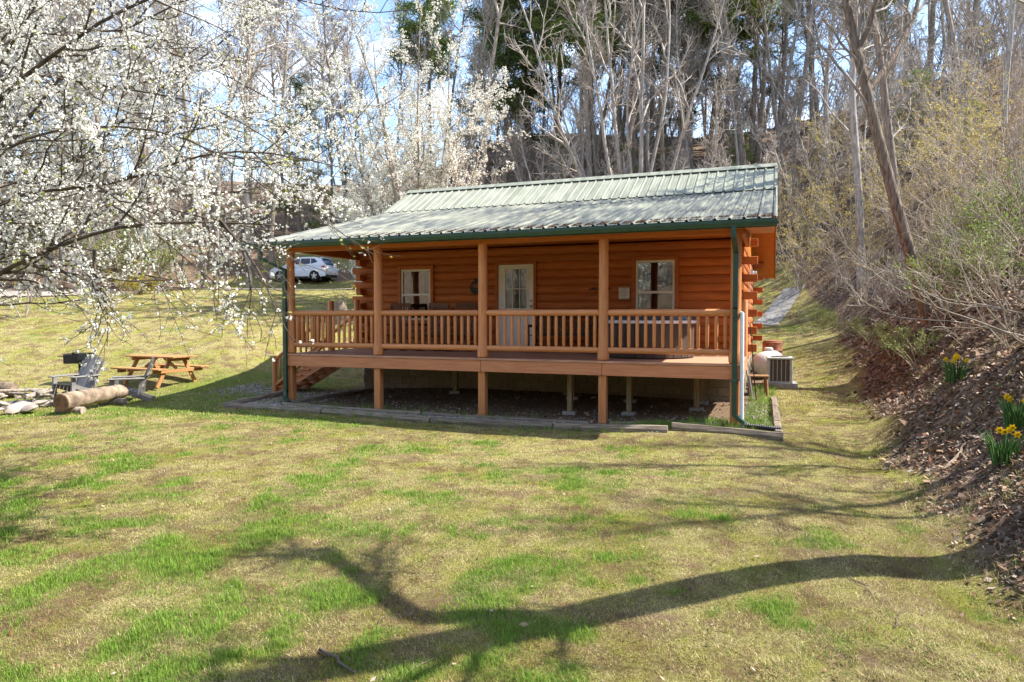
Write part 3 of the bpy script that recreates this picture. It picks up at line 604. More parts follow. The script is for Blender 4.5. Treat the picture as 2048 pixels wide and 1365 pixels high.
# ------------------------------------------------------------------ things on the porch
def rocker(loc, rz, label):
    t = thing('rocking_chair', label, 'chair', loc, rz, 'rocking chairs along the porch wall')
    W = M['mid_wood']
    for s in (-1, 1):
        MB().tube([(s*.27, -.42, .07), (s*.27, -.25, .03), (s*.27, 0, .018), (s*.27, .25, .035), (s*.27, .48, .10)], .018, 6).build('rocker', W, t, True)
        MB().bbox(s*.27-.02, s*.27+.02, -.27, -.23, .045, .62, .004).build('leg', W, t)
        MB().beam((s*.27, .22, .05), (s*.27, .40, 1.12), .04, .04).build('leg', W, t)
        MB().bbox(s*.29-.045, s*.29+.045, -.33, .30, .62, .645, .006).build('armrest', W, t)
    for k in range(6): MB().bbox(-.25, .25, -.26+k*.085, -.19+k*.085, .40-.012*k, .42-.012*k, .003).build('seat_slat', W, t)
    for k in range(8):
        x = -.215+k*.0615; MB().beam((x, .245, .42), (x, .40, 1.10), .034, .014, (0, -1, 0)).build('back_slat', W, t)
    MB().beam((-.29, .41, 1.14), (.29, .41, 1.14), .025, .1).build('crest_rail', W, t)
    MB().beam((-.27, .25, .40), (.27, .25, .40), .03, .05).build('back_rail', W, t)
    MB().beam((-.27, -.26, .22), (.27, -.26, .22), .025, .03).build('stretcher', W, t)
rocker((1.55, 2.1, 0), .12, 'brown slatted rocking chair on the porch beneath the left window')
rocker((2.55, 2.15, 0), -.05, 'brown slatted rocking chair just right of the left window')
rocker((3.35, 2.15, 0), .05, 'brown slatted rocking chair beside the white door')
t = thing('porch_bench', 'dark slatted two-seat glider bench between door and hot tub', 'bench', (5.85, 2.35, 0))
W = M['dark_wood']
for s in (-1, 1):
    MB().beam((s*.74, -.2, .1), (s*.74, -.22, .62), .045, .045).build('leg', W, t); MB().beam((s*.74, .22, .1), (s*.74, .42, .86), .045, .045).build('leg', W, t)
    MB().tube([(s*.76, -.34, .56), (s*.76, -.3, .63), (s*.76, .0, .63), (s*.76, .34, .60)], .035, 8).build('armrest', W, t, True)
    MB().beam((s*.74, -.4, .06), (s*.74, .4, .06), .06, .05).build('base_rail', W, t)
for k in range(7): MB().bbox(-.7, .7, -.24+k*.075, -.18+k*.075, .40, .42, .003).build('seat_slat', W, t)
for k in range(17):
    x = -.66+k*.0825; MB().beam((x, .27, .42), (x+(.10 if abs(k-8) > 4 else .03)*(1 if k > 8 else -1), .42, .84), .038, .014, (0, -1, 0)).build('back_slat', W, t)
MB().beam((-.76, .43, .87), (.76, .43, .87), .03, .06).build('crest_rail', W, t); MB().beam((-.7, .26, .43), (.7, .26, .43), .03, .05).build('back_rail', W, t)
t = thing('hot_tub', 'round brown panelled hot tub with dark vinyl cover on the porch', 'hot tub', (7.97, 1.62, 0))
pnl = MB(); a_ = math.pi/16
for k in range(30):
    q0, q1 = 2*math.pi*(k+.03)/30, 2*math.pi*(k+.97)/30
    MB().add([(r*math.cos(q), r*math.sin(q), z) for r in (.95, .92) for q in (q0, q1) for z in (.03, .70)], [(0,1,3,2),(4,6,7,5),(0,2,6,4),(1,5,7,3),(0,4,5,1),(2,3,7,6)]).build('panel', M['tub'], t)
MB().lathe([(.94, .001), (.94, .03)], 40).build('base', M['black'], t); MB().lathe([(.91, .03), (.91, .705)], 40).build('cabinet', M['black'], t)
MB().lathe([(.93, .702), (.99, .715), (1.0, .76), (.97, .785), (.9, .787)], 40).build('rim', M['shell'], t, True)
for s in (-1, 1):
    V = [(.985*math.cos(q), s*.02+.985*math.sin(q)*s) for q in np.linspace(0, math.pi, 22)]
    MB().prism(V, lambda x, y: (x, y, .79), lambda x, y: (x*.97, y*.97, .85)).build('cover', M['cover'], t)
for q in (.3, 1.2, -.6, -1.5, -2.4): MB().beam((.985*math.cos(q), .985*math.sin(q), .82), (.96*math.cos(q), .96*math.sin(q), .62), .04, .012, (math.cos(q), math.sin(q), 0)).build('strap', M['cover'], t)
tag(MB().bbox(-.125, .125, -.012, 0, 0, .28, .003).build('notice', M['paper']), 'pale paper notice board pinned to the logs beside the right window', 'notice').location = (7.195, D-.012, 1.25)
nt_ = bpy.data.objects['notice']
mp2 = MB()
for k in range(9): mp2.box(-.1, .1-.03*((k*7) % 3), -.0138, -.0125, .24-k*.022, .247-k*.022)
mp2.build('print_lines', pm('printed_ink', (.2, .2, .19), (.3, .3, .28), 10, .8, 0), nt_)
MB().bbox(-.11, .11, -.0145, -.0125, .262, .272, .0005).build('heading', M['black'], nt_); MB().bbox(-.11, .11, -.0145, -.0125, .012, .02, .0005).build('footer', M['black'], nt_)
pl = thing('wall_plaque', 'round black metal mountain plaque on the log wall beside the porch post', 'plaque', (3.45, D-.02, 1.58))
MB().lathe([(.175, 0), (.175, .015)], 24).build('disc', M['black'], pl).rotation_euler = (R(90), 0, 0)
MB().prism([(-.14, .03), (-.05, .11), (0, .07), (.05, .12), (.14, .02), (.08, -.01), (-.08, .0)], lambda x, z: (x, -.017, z), lambda x, z: (x, -.024, z)).build('mountain_relief', M['rust'], pl)
MB().prism([(-.13, -.06), (.13, -.06), (.13, -.045), (-.13, -.045)], lambda x, z: (x, -.017, z), lambda x, z: (x, -.022, z)).build('green_band', M['green'], pl)
MB().prism([(-.06, .17), (.06, .17), (.09, .2), (.05, .225), (-.04, .215), (-.09, .23)], lambda x, z: (x, -.002, z), lambda x, z: (x, -.014, z)).build('crest', M['black'], pl)
sg = thing('wall_sign', 'thin black cut-out lettering strip on the log wall behind porch post', 'sign', (6.62, D-.02, 1.5))
MB().bbox(-.27, .27, -.006, .0, -.022, -.012, .002).build('strip', M['black'], sg)
rs = random.Random(3)
for k in range(15):
    if k in (5, 9): continue
    x = -.26+k*.036; h_ = rs.choice((.03, .045, .05)); MB().bbox(x, x+rs.choice((.014, .022, .026)), -.007, -.001, -.0115, -.0115+h_, .003).build('letter', M['black'], sg)
# ------------------------------------------------------------------ yard things
def on_ground(x, y, dz=0): return (x, y, hz1(x, y)+dz)
def timber(a, b, label, wid=.13, h=.11, mat='grey_wood', nm='landscape_timber'):
    a = np.array(a, float); b = np.array(b, float); c = (a+b)/2; dv = b-a; L_ = np.linalg.norm(dv); ang = math.atan2(dv[1], dv[0])
    za, zb = hz1(*a), hz1(*b); zc = (za+zb)/2
    m = MB(); n = 8; rs_ = random.Random(int(L_*1000)); V = []; Fc = []
    for i in range(n+1):
        x = -L_/2+L_*i/n; z = (za+(zb-za)*i/n)-zc; q = lambda: rs_.uniform(-.006, .006)
        V += [(x, -wid/2+q(), z-.05), (x, -wid/2-.008+q(), z+h*.5), (x, -wid/2+.025+q(), z+h+q()), (x, wid/2-.025+q(), z+h+q()), (x, wid/2+.008+q(), z+h*.5), (x, wid/2+q(), z-.05)]
    for i in range(n):
        for k in range(6): Fc.append((i*6+k, i*6+(k+1) % 6, (i+1)*6+(k+1) % 6, (i+1)*6+k))
    Fc += [tuple(range(5, -1, -1)), tuple(n*6+k for k in range(6))]
    o = m.add(V, Fc).build(nm, M[mat]); o.location = (c[0], c[1], zc); o.rotation_euler = (0, 0, ang)
    return tag(o, label, 'timber', 'weathered timbers edging the gravel round the porch')
timber((-.95, -1.0), (1.65, -1.0), 'grey edging timber along the lawn before the leftmost porch bay')
timber((1.68, -1.0), (4.2, -1.02), 'grey edging timber along the lawn before the second porch bay from the stairs')
timber((4.23, -1.02), (6.7, -.98), 'grey edging timber along the lawn in front of the door')
timber((6.73, -.98), (8.75, -.85), 'grey edging timber along the lawn in front of the hot tub')
timber((8.8, -.68), (10.62, -.62), 'dark end timber at the lawn corner beside the corrugated drain pipe', .14, .13)
timber((.05, -.3), (3.6, -.3), 'thin inner timber between the left porch posts', .09, .06)
timber((3.65, -.3), (7.2, -.28), 'thin inner timber between the middle porch posts', .09, .06)
timber((7.6, -.26), (9.6, -.2), 'thin inner timber between hot tub bay and right downspout', .09, .06)
timber((-.95, -.9), (-1.15, 1.3), 'short edging timber running from lawn corner to the porch steps')
timber((.1, -.15), (.9, 2.6), 'dark timber running under the porch beside the steps', .1, .09)
for k, (y0, y1) in enumerate(((-.5, .35), (.4, 1.9), (2.0, 3.3))):
    timber((10.55-.03*k, y0), (10.55-.03*(k+1), y1), ('short edging timber beside the drain pipe end', 'round edging timber running back from the lawn corner', 'edging timber laid toward the air conditioner')[k], .14, .12)
# gravel strip: stones too many to count
def pebbles(X, Y, size, name, label, mat, seed):
    rg = np.random.default_rng(seed); n = len(X); Z = hz(X, Y); s_ = size*rg.uniform(.5, 1.5, n)
    base = np.array([(1,0,0),(0,1,0),(-1,0,0),(0,-1,0),(0,0,.7),(0,0,-.5)]); fc = np.array([(0,1,4),(1,2,4),(2,3,4),(3,0,4),(1,0,5),(2,1,5),(3,2,5),(0,3,5)])
    a = rg.uniform(0, 6.28, n); J = base[None]*(1+rg.uniform(-.35, .35, (n, 6, 1))); c_, s2 = np.cos(a)[:, None], np.sin(a)[:, None]
    V = np.stack([J[..., 0]*c_-J[..., 1]*s2, J[..., 0]*s2+J[..., 1]*c_, J[..., 2]], -1)*s_[:, None, None]+np.stack([X, Y, Z+s_*.25], -1)[:, None]
    Fc = (fc[None]+(np.arange(n)*6)[:, None, None]).reshape(-1, 3)
    cols = np.array([(.27,.24,.21),(.35,.31,.27),(.20,.175,.15),(.30,.245,.19),(.42,.39,.36)])[rg.integers(0, 5, n)]*rg.uniform(.75, 1.2, (n, 1))
    return tag(obj(name, np_mesh(V.reshape(-1, 3), Fc, False, np.repeat(cols, 6, 0)), mat), label, 'gravel', kind='stuff')
rg = np.random.default_rng(5)
gx = np.concatenate([rg.uniform(-.9, 8.6, 9000), rg.uniform(-1.1, .6, 2600), rg.uniform(-3.2, -1.2, 1600), rg.uniform(9.9, 10.5, 900), rg.uniform(0, 9.5, 500)])
gy = np.concatenate([rg.uniform(-.95, -.3, 9000), rg.uniform(-.9, 2.6, 2600), 1.6+rg.normal(0, .45, 1600), rg.uniform(-.5, 3, 900), rg.uniform(-.25, 1.0, 500)])
M['gravelv'] = leafmat('gravel_stone', .9, 0.0)
pebbles(gx, gy, .019, 'gravel', 'pale pea gravel between the edging timbers and porch', M['gravelv'], 2)
# drain pipe
g = hz1(10.1, -.2); n = 34
P = [(9.98+.62*i/n, -.22-.10*i/n, g+.075-.02*i/n) for i in range(n+1)]
o = MB().tube(P, [.05 if i % 2 else .041 for i in range(n+1)], 10).build('drain_pipe', M['black'], None, False); tag(o, 'black corrugated drain pipe at the foot of the green downspout', 'pipe')
# air conditioner
x, y, z = on_ground(10.6, 5.95); t = thing('air_conditioner', 'grey green outdoor air conditioner unit on a slab beside the cabin', 'air conditioner', (x, y, z), .03)
MB().bbox(-.38, .42, -.36, .36, -.1, .06, .01).build('slab', M['concrete'], t)
MB().box(-.28, .28, -.27, .27, .07, .64).build('coil', M['grille'], t)
for sx in (-1, 1):
    for sy in (-1, 1): MB().bbox(min(sx*.23, sx*.305), max(sx*.23, sx*.305), min(sy*.22, sy*.295), max(sy*.22, sy*.295), .06, .66, .02).build('corner_post', M['ac'], t)
MB().bbox(-.32, .32, -.31, .31, .655, .715, .02).build('top_panel', M['ac'], t); MB().bbox(-.31, .31, -.30, .30, .06, .10, .01).build('base_pan', M['ac'], t)
for k in range(4): MB().bbox(-.17+k*.1, -.155+k*.1, -.288, -.272, .10, .655, .002).build('grille_bar', M['ac'], t)
for k in range(4): MB().bbox(.272, .288, -.17+k*.1, -.155+k*.1, .10, .655, .002).build('grille_bar', M['ac'], t)
MB().lathe([(.22, .716), (.22, .73), (.2, .735)], 20).build('fan_guard', M['grille'], t)
# propane tank
x, y, z = on_ground(10.32, 7.7); t = thing('propane_tank', 'white rounded propane tank behind the air conditioner', 'tank', (x, y, z-.12), R(80))
pts = []; rr = []
for q in np.linspace(0, math.pi/2, 8): pts.append((-.55-.30*math.cos(q), 0, .46)); rr.append(max(.01, .36*math.sin(q)))
for q in np.linspace(math.pi/2, 0, 8): pts.append((.55+.30*math.cos(q), 0, .46)); rr.append(max(.01, .36*math.sin(q)))
MB().tube(pts, rr, 24).build('shell', M['tank'], t, True)
for s in (-1, 1): MB().bbox(s*.45-.08, s*.45+.08, -.2, .2, -.1, .17, .02).build('foot', M['concrete'], t)
MB().lathe([(.12, .80), (.13, .84), (.12, .9), (.08, .92)], 16, (0, 0, 0)).build('valve_dome', M['tank'], t, True)
x, y, z = on_ground(10.42, 9.0); t = thing('burn_barrel', 'rusty brown steel drum standing behind the propane tank', 'barrel', (x, y, z), 0)
MB().lathe([(.27, 0), (.285, .02), (.28, .25), (.292, .27), (.28, .29), (.28, .52), (.292, .54), (.28, .56), (.29, .78), (.27, .80)], 20).build('drum', M['rust'], t, True)
MB().lathe([(.26, .801), (.25, .83), (.05, .85)], 20).build('lid', M['rust'], t, True)
# small wooden stool table
x, y, z = on_ground(10.12, 4.3); t = thing('garden_stool', 'small weathered wooden stool table standing in grass by the foundation', 'table', (x, y, z), .1)
for k in range(4): MB().bbox(-.24, .24, -.22+k*.112, -.115+k*.112, .43, .46, .004).build('slat', M['stool'], t)
for sx in (-1, 1):
    for sy in (-1, 1): MB().beam((sx*.2, sy*.17, -.05), (sx*.17, sy*.15, .429), .055, .045).build('leg', M['stool'], t)
    MB().bbox(sx*.17-.02, sx*.17+.02, -.15, .15, .36, .428, .004).build('apron', M['stool'], t)
x, y, z = on_ground(10.0, 3.9)
for k in range(2):
    o = MB().beam((0, 0, 0), (-.15, .1, .95), .07, .02, (1, 0, 0)).build('loose_board', M['pvc'] if k else M['grey_wood']); o.location = (x+.06*k-.02, y-.35-.25*k, z-.02)
    tag(o, ('weathered board leaning against the foundation beside the stool', 'pale board leaning against the foundation behind the porch pipe')[k], 'board')
# picnic table
p = gp(322, 778); x, y = p[0]-.42, p[1]+.38; z = hz1(x, y)
t = thing('picnic_table', 'orange cedar picnic table with two attached benches on the lawn', 'picnic table', (x, y, z+.02), YAW-.42)
W = M['picnic']
for k in range(5): MB().bbox(-.92, .92, -.37+k*.15, -.37+k*.15+.142, .72, .758, .006).build('tabletop_board', W, t)
for s in (-1, 1):
    for k in range(2): MB().bbox(-.92, .92, s*.66-.145+k*.15, s*.66-.003+k*.15, .42, .458, .006).build('bench_board', W, t)
    for q in (-1, 1): MB().beam((s*.62, q*.62, -.04), (s*.62, q*.2, .70), .045, .095, (0, 1, 0)).build('leg', W, t)
    MB().bbox(s*.665-.02, s*.665+.02, -.78, .78, .325, .415, .006).build('bench_support', W, t)
    MB().bbox(s*.665-.02, s*.665+.02, -.36, .36, .63, .718, .006).build('top_support', W, t)
    MB().beam((s*.6, 0, .42), (s*.12, 0, .71), .04, .07).build('brace', W, t)
# resin deck chairs
def adirondack(p, rz, label):
    t = thing('garden_chair', label, 'chair', p, rz, 'grey resin garden chairs by the fire ring'); W = M['chair']
    for s in (-1, 1):
        MB().beam((s*.30, -.36, 0), (s*.29, -.33, .52), .05, .10, (0, 1, 0)).build('leg', W, t)
        MB().beam((s*.28, -.33, .33), (s*.26, .48, .0), .035, .10).build('leg', W, t)
        MB().bbox(s*.34-.075, s*.34+.075, -.42, .34, .52, .555, .015).build('armrest', W, t)
        MB().beam((s*.31, .22, .12), (s*.33, .27, .52), .04, .07, (0, 1, 0)).build('arm_support', W, t)
    for k in range(6):
        y0 = -.36+k*.095; MB().beam((-.275, y0, .355-.028*k), (.275, y0, .355-.028*k), .085, .022, (0, .28, 1)).build('seat_slat', W, t)
    for k in range(7):
        u = (k-3)/3; top = 1.04-.17*u*u; MB().beam((u*.21, .16+.012*abs(u), .2), (u*.32, .47+.02, top), .088, .02, (0, -1, .45)).build('back_slat', W, t)
    MB().beam((-.24, .25, .34), (.24, .25, .34), .03, .05).build('back_rail', W, t); MB().beam((-.30, .38, .62), (.30, .38, .62), .03, .045).build('back_rail', W, t)
p = gp(146, 797); adirondack((p[0], p[1]+.1, hz1(p[0], p[1])), YAW-.3, 'grey resin garden chair facing the fire ring, grill behind it')
p = gp(254, 803); adirondack((p[0], p[1]+.1, hz1(p[0], p[1])), YAW-1.2, 'grey resin garden chair seen side on in front of the picnic table')
# grill
p = gp(160, 768); t = thing('charcoal_grill', 'black park charcoal grill on a post behind the grey chair', 'grill', (p[0], p[1], hz1(p[0], p[1])-.14), YAW+.1)
MB().tube([(0, 0, -.1), (0, 0, .72)], .03, 8).build('post', M['black'], t)
for b in ((-.3, .3, -.22, -.2, .72, .93), (-.3, .3, .2, .22, .72, .98), (-.31, -.29, -.199, .199, .72, .96), (.29, .31, -.199, .199, .72, .96), (-.3, .3, -.22, .22, .70, .719)): MB().box(*b).build('firebox_side', M['black'], t)
for k in range(9): MB().tube([(-.28, -.18+k*.045, .9), (.28, -.18+k*.045, .9)], .006, 5).build('grate_bar', M['black'], t)
MB().bbox(.1, .34, -.3, -.225, .80, .99, .01).build('lid', M['cover'], t); MB().tube([(-.31, -.2, .9), (-.45, -.2, .9)], .012, 6).build('handle', M['black'], t)
# fire ring and log seats
p = gp(55, 808); fr = thing('fire_ring', 'ring of loose field stones round a charred fire pit', 'fire ring', (p[0], p[1], hz1(p[0], p[1])))
rs = random.Random(11)
def rock(r, seed):
    rq = random.Random(seed); m = MB(); n = 8; prof = [(.35, -.5), (.9, -.25), (1, .1), (.7, .5), (.25, .62)]; V = []; Fc = []
    jx = rq.uniform(.8, 1.5)
    for (rad, zz_) in prof:
        for k in range(n):
            q = 6.283*k/n; j = rq.uniform(.78, 1.15); V.append((r*rad*j*jx*math.cos(q), r*rad*j*math.sin(q), r*.75*(zz_+rq.uniform(-.12, .12))))
    for i in range(4):
        for k in range(n): Fc.append((i*n+k, i*n+(k+1) % n, (i+1)*n+(k+1) % n, (i+1)*n+k))
    Fc += [tuple(range(n-1, -1, -1)), tuple(4*n+k for k in range(n))]
    me = m.add(V, Fc).mesh(True, .6); me.materials.append(M['stone']); return me
rocks = [rock(.13, k) for k in range(6)]
for k in range(46):
    q = 6.283*k/34+rs.uniform(-.1, .1); rad = rs.uniform(.75, 1.15) if k < 34 else rs.uniform(.9, 1.75); sc = rs.uniform(.55, 1.35)
    if k >= 34: q = rs.uniform(-1.6, .9)-.4
    dx, dy = rad*math.cos(q)*1.15, rad*math.sin(q)*.9; o = bpy.data.objects.new('stone', rocks[k % 6]); link(o, fr)
    o.location = (dx, dy, hz1(p[0]+dx, p[1]+dy)-fr.location.z+.05+rs.uniform(0, .1)); o.rotation_euler = (rs.uniform(-.4, .4), rs.uniform(-.4, .4), rs.uniform(0, 6)); o.scale = (sc, sc, sc*rs.uniform(.6, 1))
MB().lathe([(.75, -.06), (.6, .03), (.3, .06), (.02, .07)], 20).build('ash_bed', pm('ash', (.05, .045, .04), (.2, .18, .16), 9, .95, .4), fr, True)
for k in range(7):
    q = rs.uniform(0, 6.28); a_ = rs.uniform(.1, .3); MB().tube([(a_*math.cos(q)-.5*math.cos(q+1.3), a_*math.sin(q)-.5*math.sin(q+1.3), .09+.03*k), (a_*math.cos(q)+.5*math.cos(q+1.3), a_*math.sin(q)+.5*math.sin(q+1.3), .16+.03*k)], [.04, .03], 7).build('firewood', M['bark_brown'], fr)
M['logseat'] = pm('bare_log', (.10, .07, .048), (.33, .25, .175), 4.5, .9, .8, detail=10, bdist=.05)
M['logend'] = pm('cut_log_end', (.10, .055, .03), (.30, .17, .09), 7, .85, .3)
def logseat(a, b, r, lift, label, supports=True):
    a = np.array(a); b = np.array(b); za, zb = hz1(*a)+lift+r*.85, hz1(*b)+lift+r*.85
    c = (a+b)/2; t = thing('log_bench', label, 'log', (c[0], c[1], hz1(*c))); z0 = t.location.z; rq = random.Random(int(r*999))
    A = Vector((a[0]-c[0], a[1]-c[1], za-z0)); B = Vector((b[0]-c[0], b[1]-c[1], zb-z0)); n = 9
    n = 14; pts = [A.lerp(B, i/n)+Vector((0, rq.uniform(-.008, .008), rq.uniform(-.008, .008))) for i in range(n+1)]; rad = [r*(1.06-.14*i/n+rq.uniform(-.025, .025)) for i in range(n+1)]
    MB().tube(pts, rad, 14).build('trunk', M['logseat'], t, True)
    dv = (B-A).normalized(); MB().tube([A-dv*.004, A+dv*.01], [rad[0]*.93, rad[0]*.93], 14).build('cut_end', M['logend'], t)
    if supports:
        sd_ = Vector((-dv.y, dv.x, 0)).normalized()
        for f_ in (.14, .82):
            q = A.lerp(B, f_); gz = hz1(c[0]+q.x, c[1]+q.y)-z0
            MB().tube([(q.x-sd_.x*.3, q.y-sd_.y*.3, gz+.06), (q.x+sd_.x*.3, q.y+sd_.y*.3, gz+.06)], .085, 10).build('support_log', M['bark_brown'], t, True)
    return t
a, b = gp(122, 832), gp(232, 806)
logseat((a[0], a[1]), (b[0]+.1, b[1]+.1), .18, .11, 'thick bare log seat raised on short logs beside the fire ring')
a, b = gp(-60, 797), gp(30, 796); logseat((a[0], a[1]), (b[0], b[1]), .17, .08, 'pale log lying behind the stones of the fire ring', True)
# tree stump
p = at(682, 610, 27.5); g = hz1(p[0], p[1]); t = thing('tree_stump', 'leaning grey cut stump on the grass slope behind the steps', 'stump', (p[0], p[1], g))
zt = 1.25
MB().tube([(0, 0, -.3), (.02, 0, .25), (.0, 0, .5), (-.08, 0, .85)], [.34, .27, .26, .25], 12).build('trunk', M['grey_wood'], t, True)
MB().tube([(-.078, 0, .852), (-.08, 0, .858)], [.23, .23], 12).build('cut_top', M['logend'], t)
# parked car
def car(loc, rz):
    t = thing('parked_car', 'white compact SUV parked on the gravel above the grass slope', 'car', loc, rz)
    def arch(cx): return [(cx+.37*math.cos(q), .33+.37*math.sin(q)) for q in np.linspace(math.pi-.15, .15, 9)]
    low = [(-2.12, .42), (-2.1, .3)] + [(-1.75, .24)] + arch(-1.33) + [(-.9, .2), (.85, .2)] + arch(1.27) + [(1.72, .26), (2.06, .32), (2.12, .55), (2.10, .78), (2.02, .98), (1.9, 1.02), (.95, 1.06), (-.2, 1.04), (-1.05, 1.0), (-1.75, .90), (-2.0, .78), (-2.1, .62)]
    wd = lambda z: .88-.05*max(0, z-.7)/.4-.06*max(0, .45-z)
    m = MB(); m.prism(low, lambda x, z: (x, -wd(z)*(1-.10*max(0, abs(x)-1.5)), z), lambda x, z: (x, wd(z)*(1-.10*max(0, abs(x)-1.5)), z)); m.build('body', M['carpaint'], t)
    top = [(-1.05, 1.0), (-.35, 1.47), (.2, 1.6), (1.1, 1.6), (1.62, 1.52), (2.02, .99), (.95, 1.061)]
    m = MB(); wt = lambda z: .83-.24*(z-1.0)/.6; m.prism(top, lambda x, z: (x, -wt(z), z), lambda x, z: (x, wt(z), z)); m.build('cabin', M['carpaint'], t)
    for s in (-1, 1):
        q = lambda x, z, o: (x, s*(wt(z)+o), z)
        for nm, poly in (('window', [(-.62, 1.1), (-.22, 1.42), (.12, 1.49), (.12, 1.1)]), ('window', [(.2, 1.1), (.2, 1.495), (.85, 1.5), (.92, 1.13)]), ('window', [(.98, 1.14), (.92, 1.5), (1.2, 1.48), (1.45, 1.24)])):
            MB().prism(poly, lambda x, z: q(x, z, -.01), lambda x, z: q(x, z, .006)).build(nm, M['carglass'], t)
        for dx in (-.1, .95): MB().bbox(dx-.09, dx+.09, s*.86-.02, s*.86+.02, .9, .93, .005).build('door_handle', M['carpaint'], t)
        MB().bbox(-.72, -.5, s*.95-.08, s*.95+.08, 1.02, 1.16, .03).build('mirror', M['carpaint'], t)
        MB().prism([(1.72, .95), (2.0, .80), (2.09, .70), (2.05, .92), (1.95, 1.0)], lambda x, z: (x, s*(wd(z)-.1), z), lambda x, z: (x, s*(wd(z)+.008)*(1-.10*max(0, abs(x)-1.5)), z)).build('tail_light', M['redlens'], t)
        MB().prism([(-2.0, .62), (-1.7, .82), (-1.9, .80), (-2.09, .68)], lambda x, z: (x, s*(wd(z)-.2), z), lambda x, z: (x, s*(wd(z)-.035), z)).build('headlight', M['shell'], t)
        MB().bbox(-.9, .85, s*.86-.03, s*.86+.02, .2, .3, .02).build('sill', M['carblack'], t)
        for cx in (-1.33, 1.27):
            wh = MB().tube([(cx, s*.66, .33), (cx, s*.68, .33), (cx, s*.86, .33), (cx, s*.88, .33)], [.30, .335, .335, .30], 24).build('wheel', M['tyre'], t, True)
            MB().tube([(cx, s*.87, .33), (cx, s*.884, .33)], [.225, .215], 20).build('rim', M['carblack'], wh)
            for k in range(5):
                a_ = 2*math.pi*k/5+.3; MB().beam((cx, s*.89, .33), (cx+.21*math.cos(a_), s*.885, .33+.21*math.sin(a_)), .02, .08, (-math.sin(a_), 0, math.cos(a_))).build('spoke', M['alloy'], wh)
            MB().tube([(cx, s*.886, .33), (cx, s*.892, .33)], [.05, .045], 10).build('hub', M['alloy'], wh)
    MB().prism([(1.68, 1.47), (1.97, 1.06), (1.99, 1.065), (1.71, 1.48)], lambda x, z: (x, -.55, z), lambda x, z: (x, .55, z)).build('rear_window', M['carglass'], t)
    MB().prism([(-.98, 1.06), (-.42, 1.44), (-.44, 1.45), (-1.0, 1.07)], lambda x, z: (x, -.6, z), lambda x, z: (x, .6, z)).build('windscreen', M['carglass'], t)
    MB().bbox(1.9, 2.14, -.7, .7, .28, .42, .03).build('bumper', M['carblack'], t)
    MB().prism([(1.55, 1.56), (1.78, 1.5), (1.78, 1.53), (1.55, 1.6)], lambda x, z: (x, -.5, z), lambda x, z: (x, .5, z)).build('roof_spoiler', M['carpaint'], t)
p = at(608, 556, 46.5); car((p[0], p[1], hz1(p[0], p[1])+.0), YAW+R(-14))
# ------------------------------------------------------------------ trees
def nrm(v): return v/np.maximum(np.linalg.norm(v, axis=-1, keepdims=True), 1e-9)
class Tree:
    def __init__(s, seed): s.g = np.random.default_rng(seed); s.lv = {}
    def put(s, lvl, P, r): s.lv.setdefault(lvl, []).append((P, r))
    def branch(s, lvl, p, d, L, r0, r1, n, wig, up):
        P = np.zeros((n+1, 3)); P[0] = p; d = nrm(np.array(d, float)); st = L/n
        for i in range(n):
            d = nrm(d + s.g.normal(0, wig, 3) + np.array([0, 0, up])); P[i+1] = P[i]+d*st
        r = np.linspace(r0, r1, n+1); s.put(lvl, P, r); return P, r
    def kids(s, lvl, P, r, num, f0, f1, ang, L, rr, n, wig, up, lvar=.35, taper=True, azb=None):
        out_ = []
        for k in range(num):
            f = f0+(f1-f0)*(k+s.g.random())/num; i = f*(len(P)-1); j = min(int(i), len(P)-2); t = i-j
            p = P[j]*(1-t)+P[j+1]*t; rad = r[j]*(1-t)+r[j+1]*t; dr_ = nrm(P[j+1]-P[j])
            q = nrm(np.cross(dr_, s.g.normal(0, 1, 3) if azb is None else s.g.normal(0, .7, 3)+azb)); a = ang*s.g.uniform(.65, 1.35)
            d = dr_*math.cos(a)+q*math.sin(a); l_ = L*s.g.uniform(1-lvar, 1+lvar)*(1-.55*f if taper else 1)
            r0 = min(rad*.8, rr); out_.append(s.branch(lvl, p, d, l_, r0, max(r0*.35, .0025), n, wig, up))
        return out_
def tubes(lst, S, rmin=0.):
    by = {}
    for P, r in lst: by.setdefault(len(P), []).append((P, r))
    VV = []; FF = []; b = 0
    for n, L in by.items():
        P = np.stack([x[0] for x in L]); r = np.maximum(np.stack([x[1] for x in L]), rmin); m = len(L); T = nrm(np.gradient(P, axis=1))
        ref = np.where(np.abs(T[:, :1, 2:3]) > .8, np.array([1., 0, 0]), np.array([0, 0, 1.])); A = nrm(np.cross(T, ref)); B = np.cross(T, A)
        q = np.arange(S)*2*math.pi/S; V = P[:, :, None]+r[:, :, None, None]*(A[:, :, None]*np.cos(q)[None, None, :, None]+B[:, :, None]*np.sin(q)[None, None, :, None])
        id_ = np.arange(m*n*S).reshape(m, n, S)+b; a0 = id_[:, :-1]; a1 = id_[:, 1:]
        FF.append(np.stack([a0, np.roll(a0, -1, 2), np.roll(a1, -1, 2), a1], -1).reshape(-1, 4)); VV.append(V.reshape(-1, 3)); b += m*n*S
    return np.concatenate(VV), np.concatenate(FF)
def tmesh(t, levels, S, mat, rmin=0.):
    L = [x for l in levels for x in t.lv.get(l, [])]; V, Fq = tubes(L, S, rmin); me = np_mesh(V, Fq, S > 3); me.materials.append(mat); return me
def mesh_cat(parts):
    VV = []; FF = []; b = 0
    for V, Fq in parts: VV.append(V); FF.append(Fq+b); b += len(V)
    return np.concatenate(VV), np.concatenate(FF)
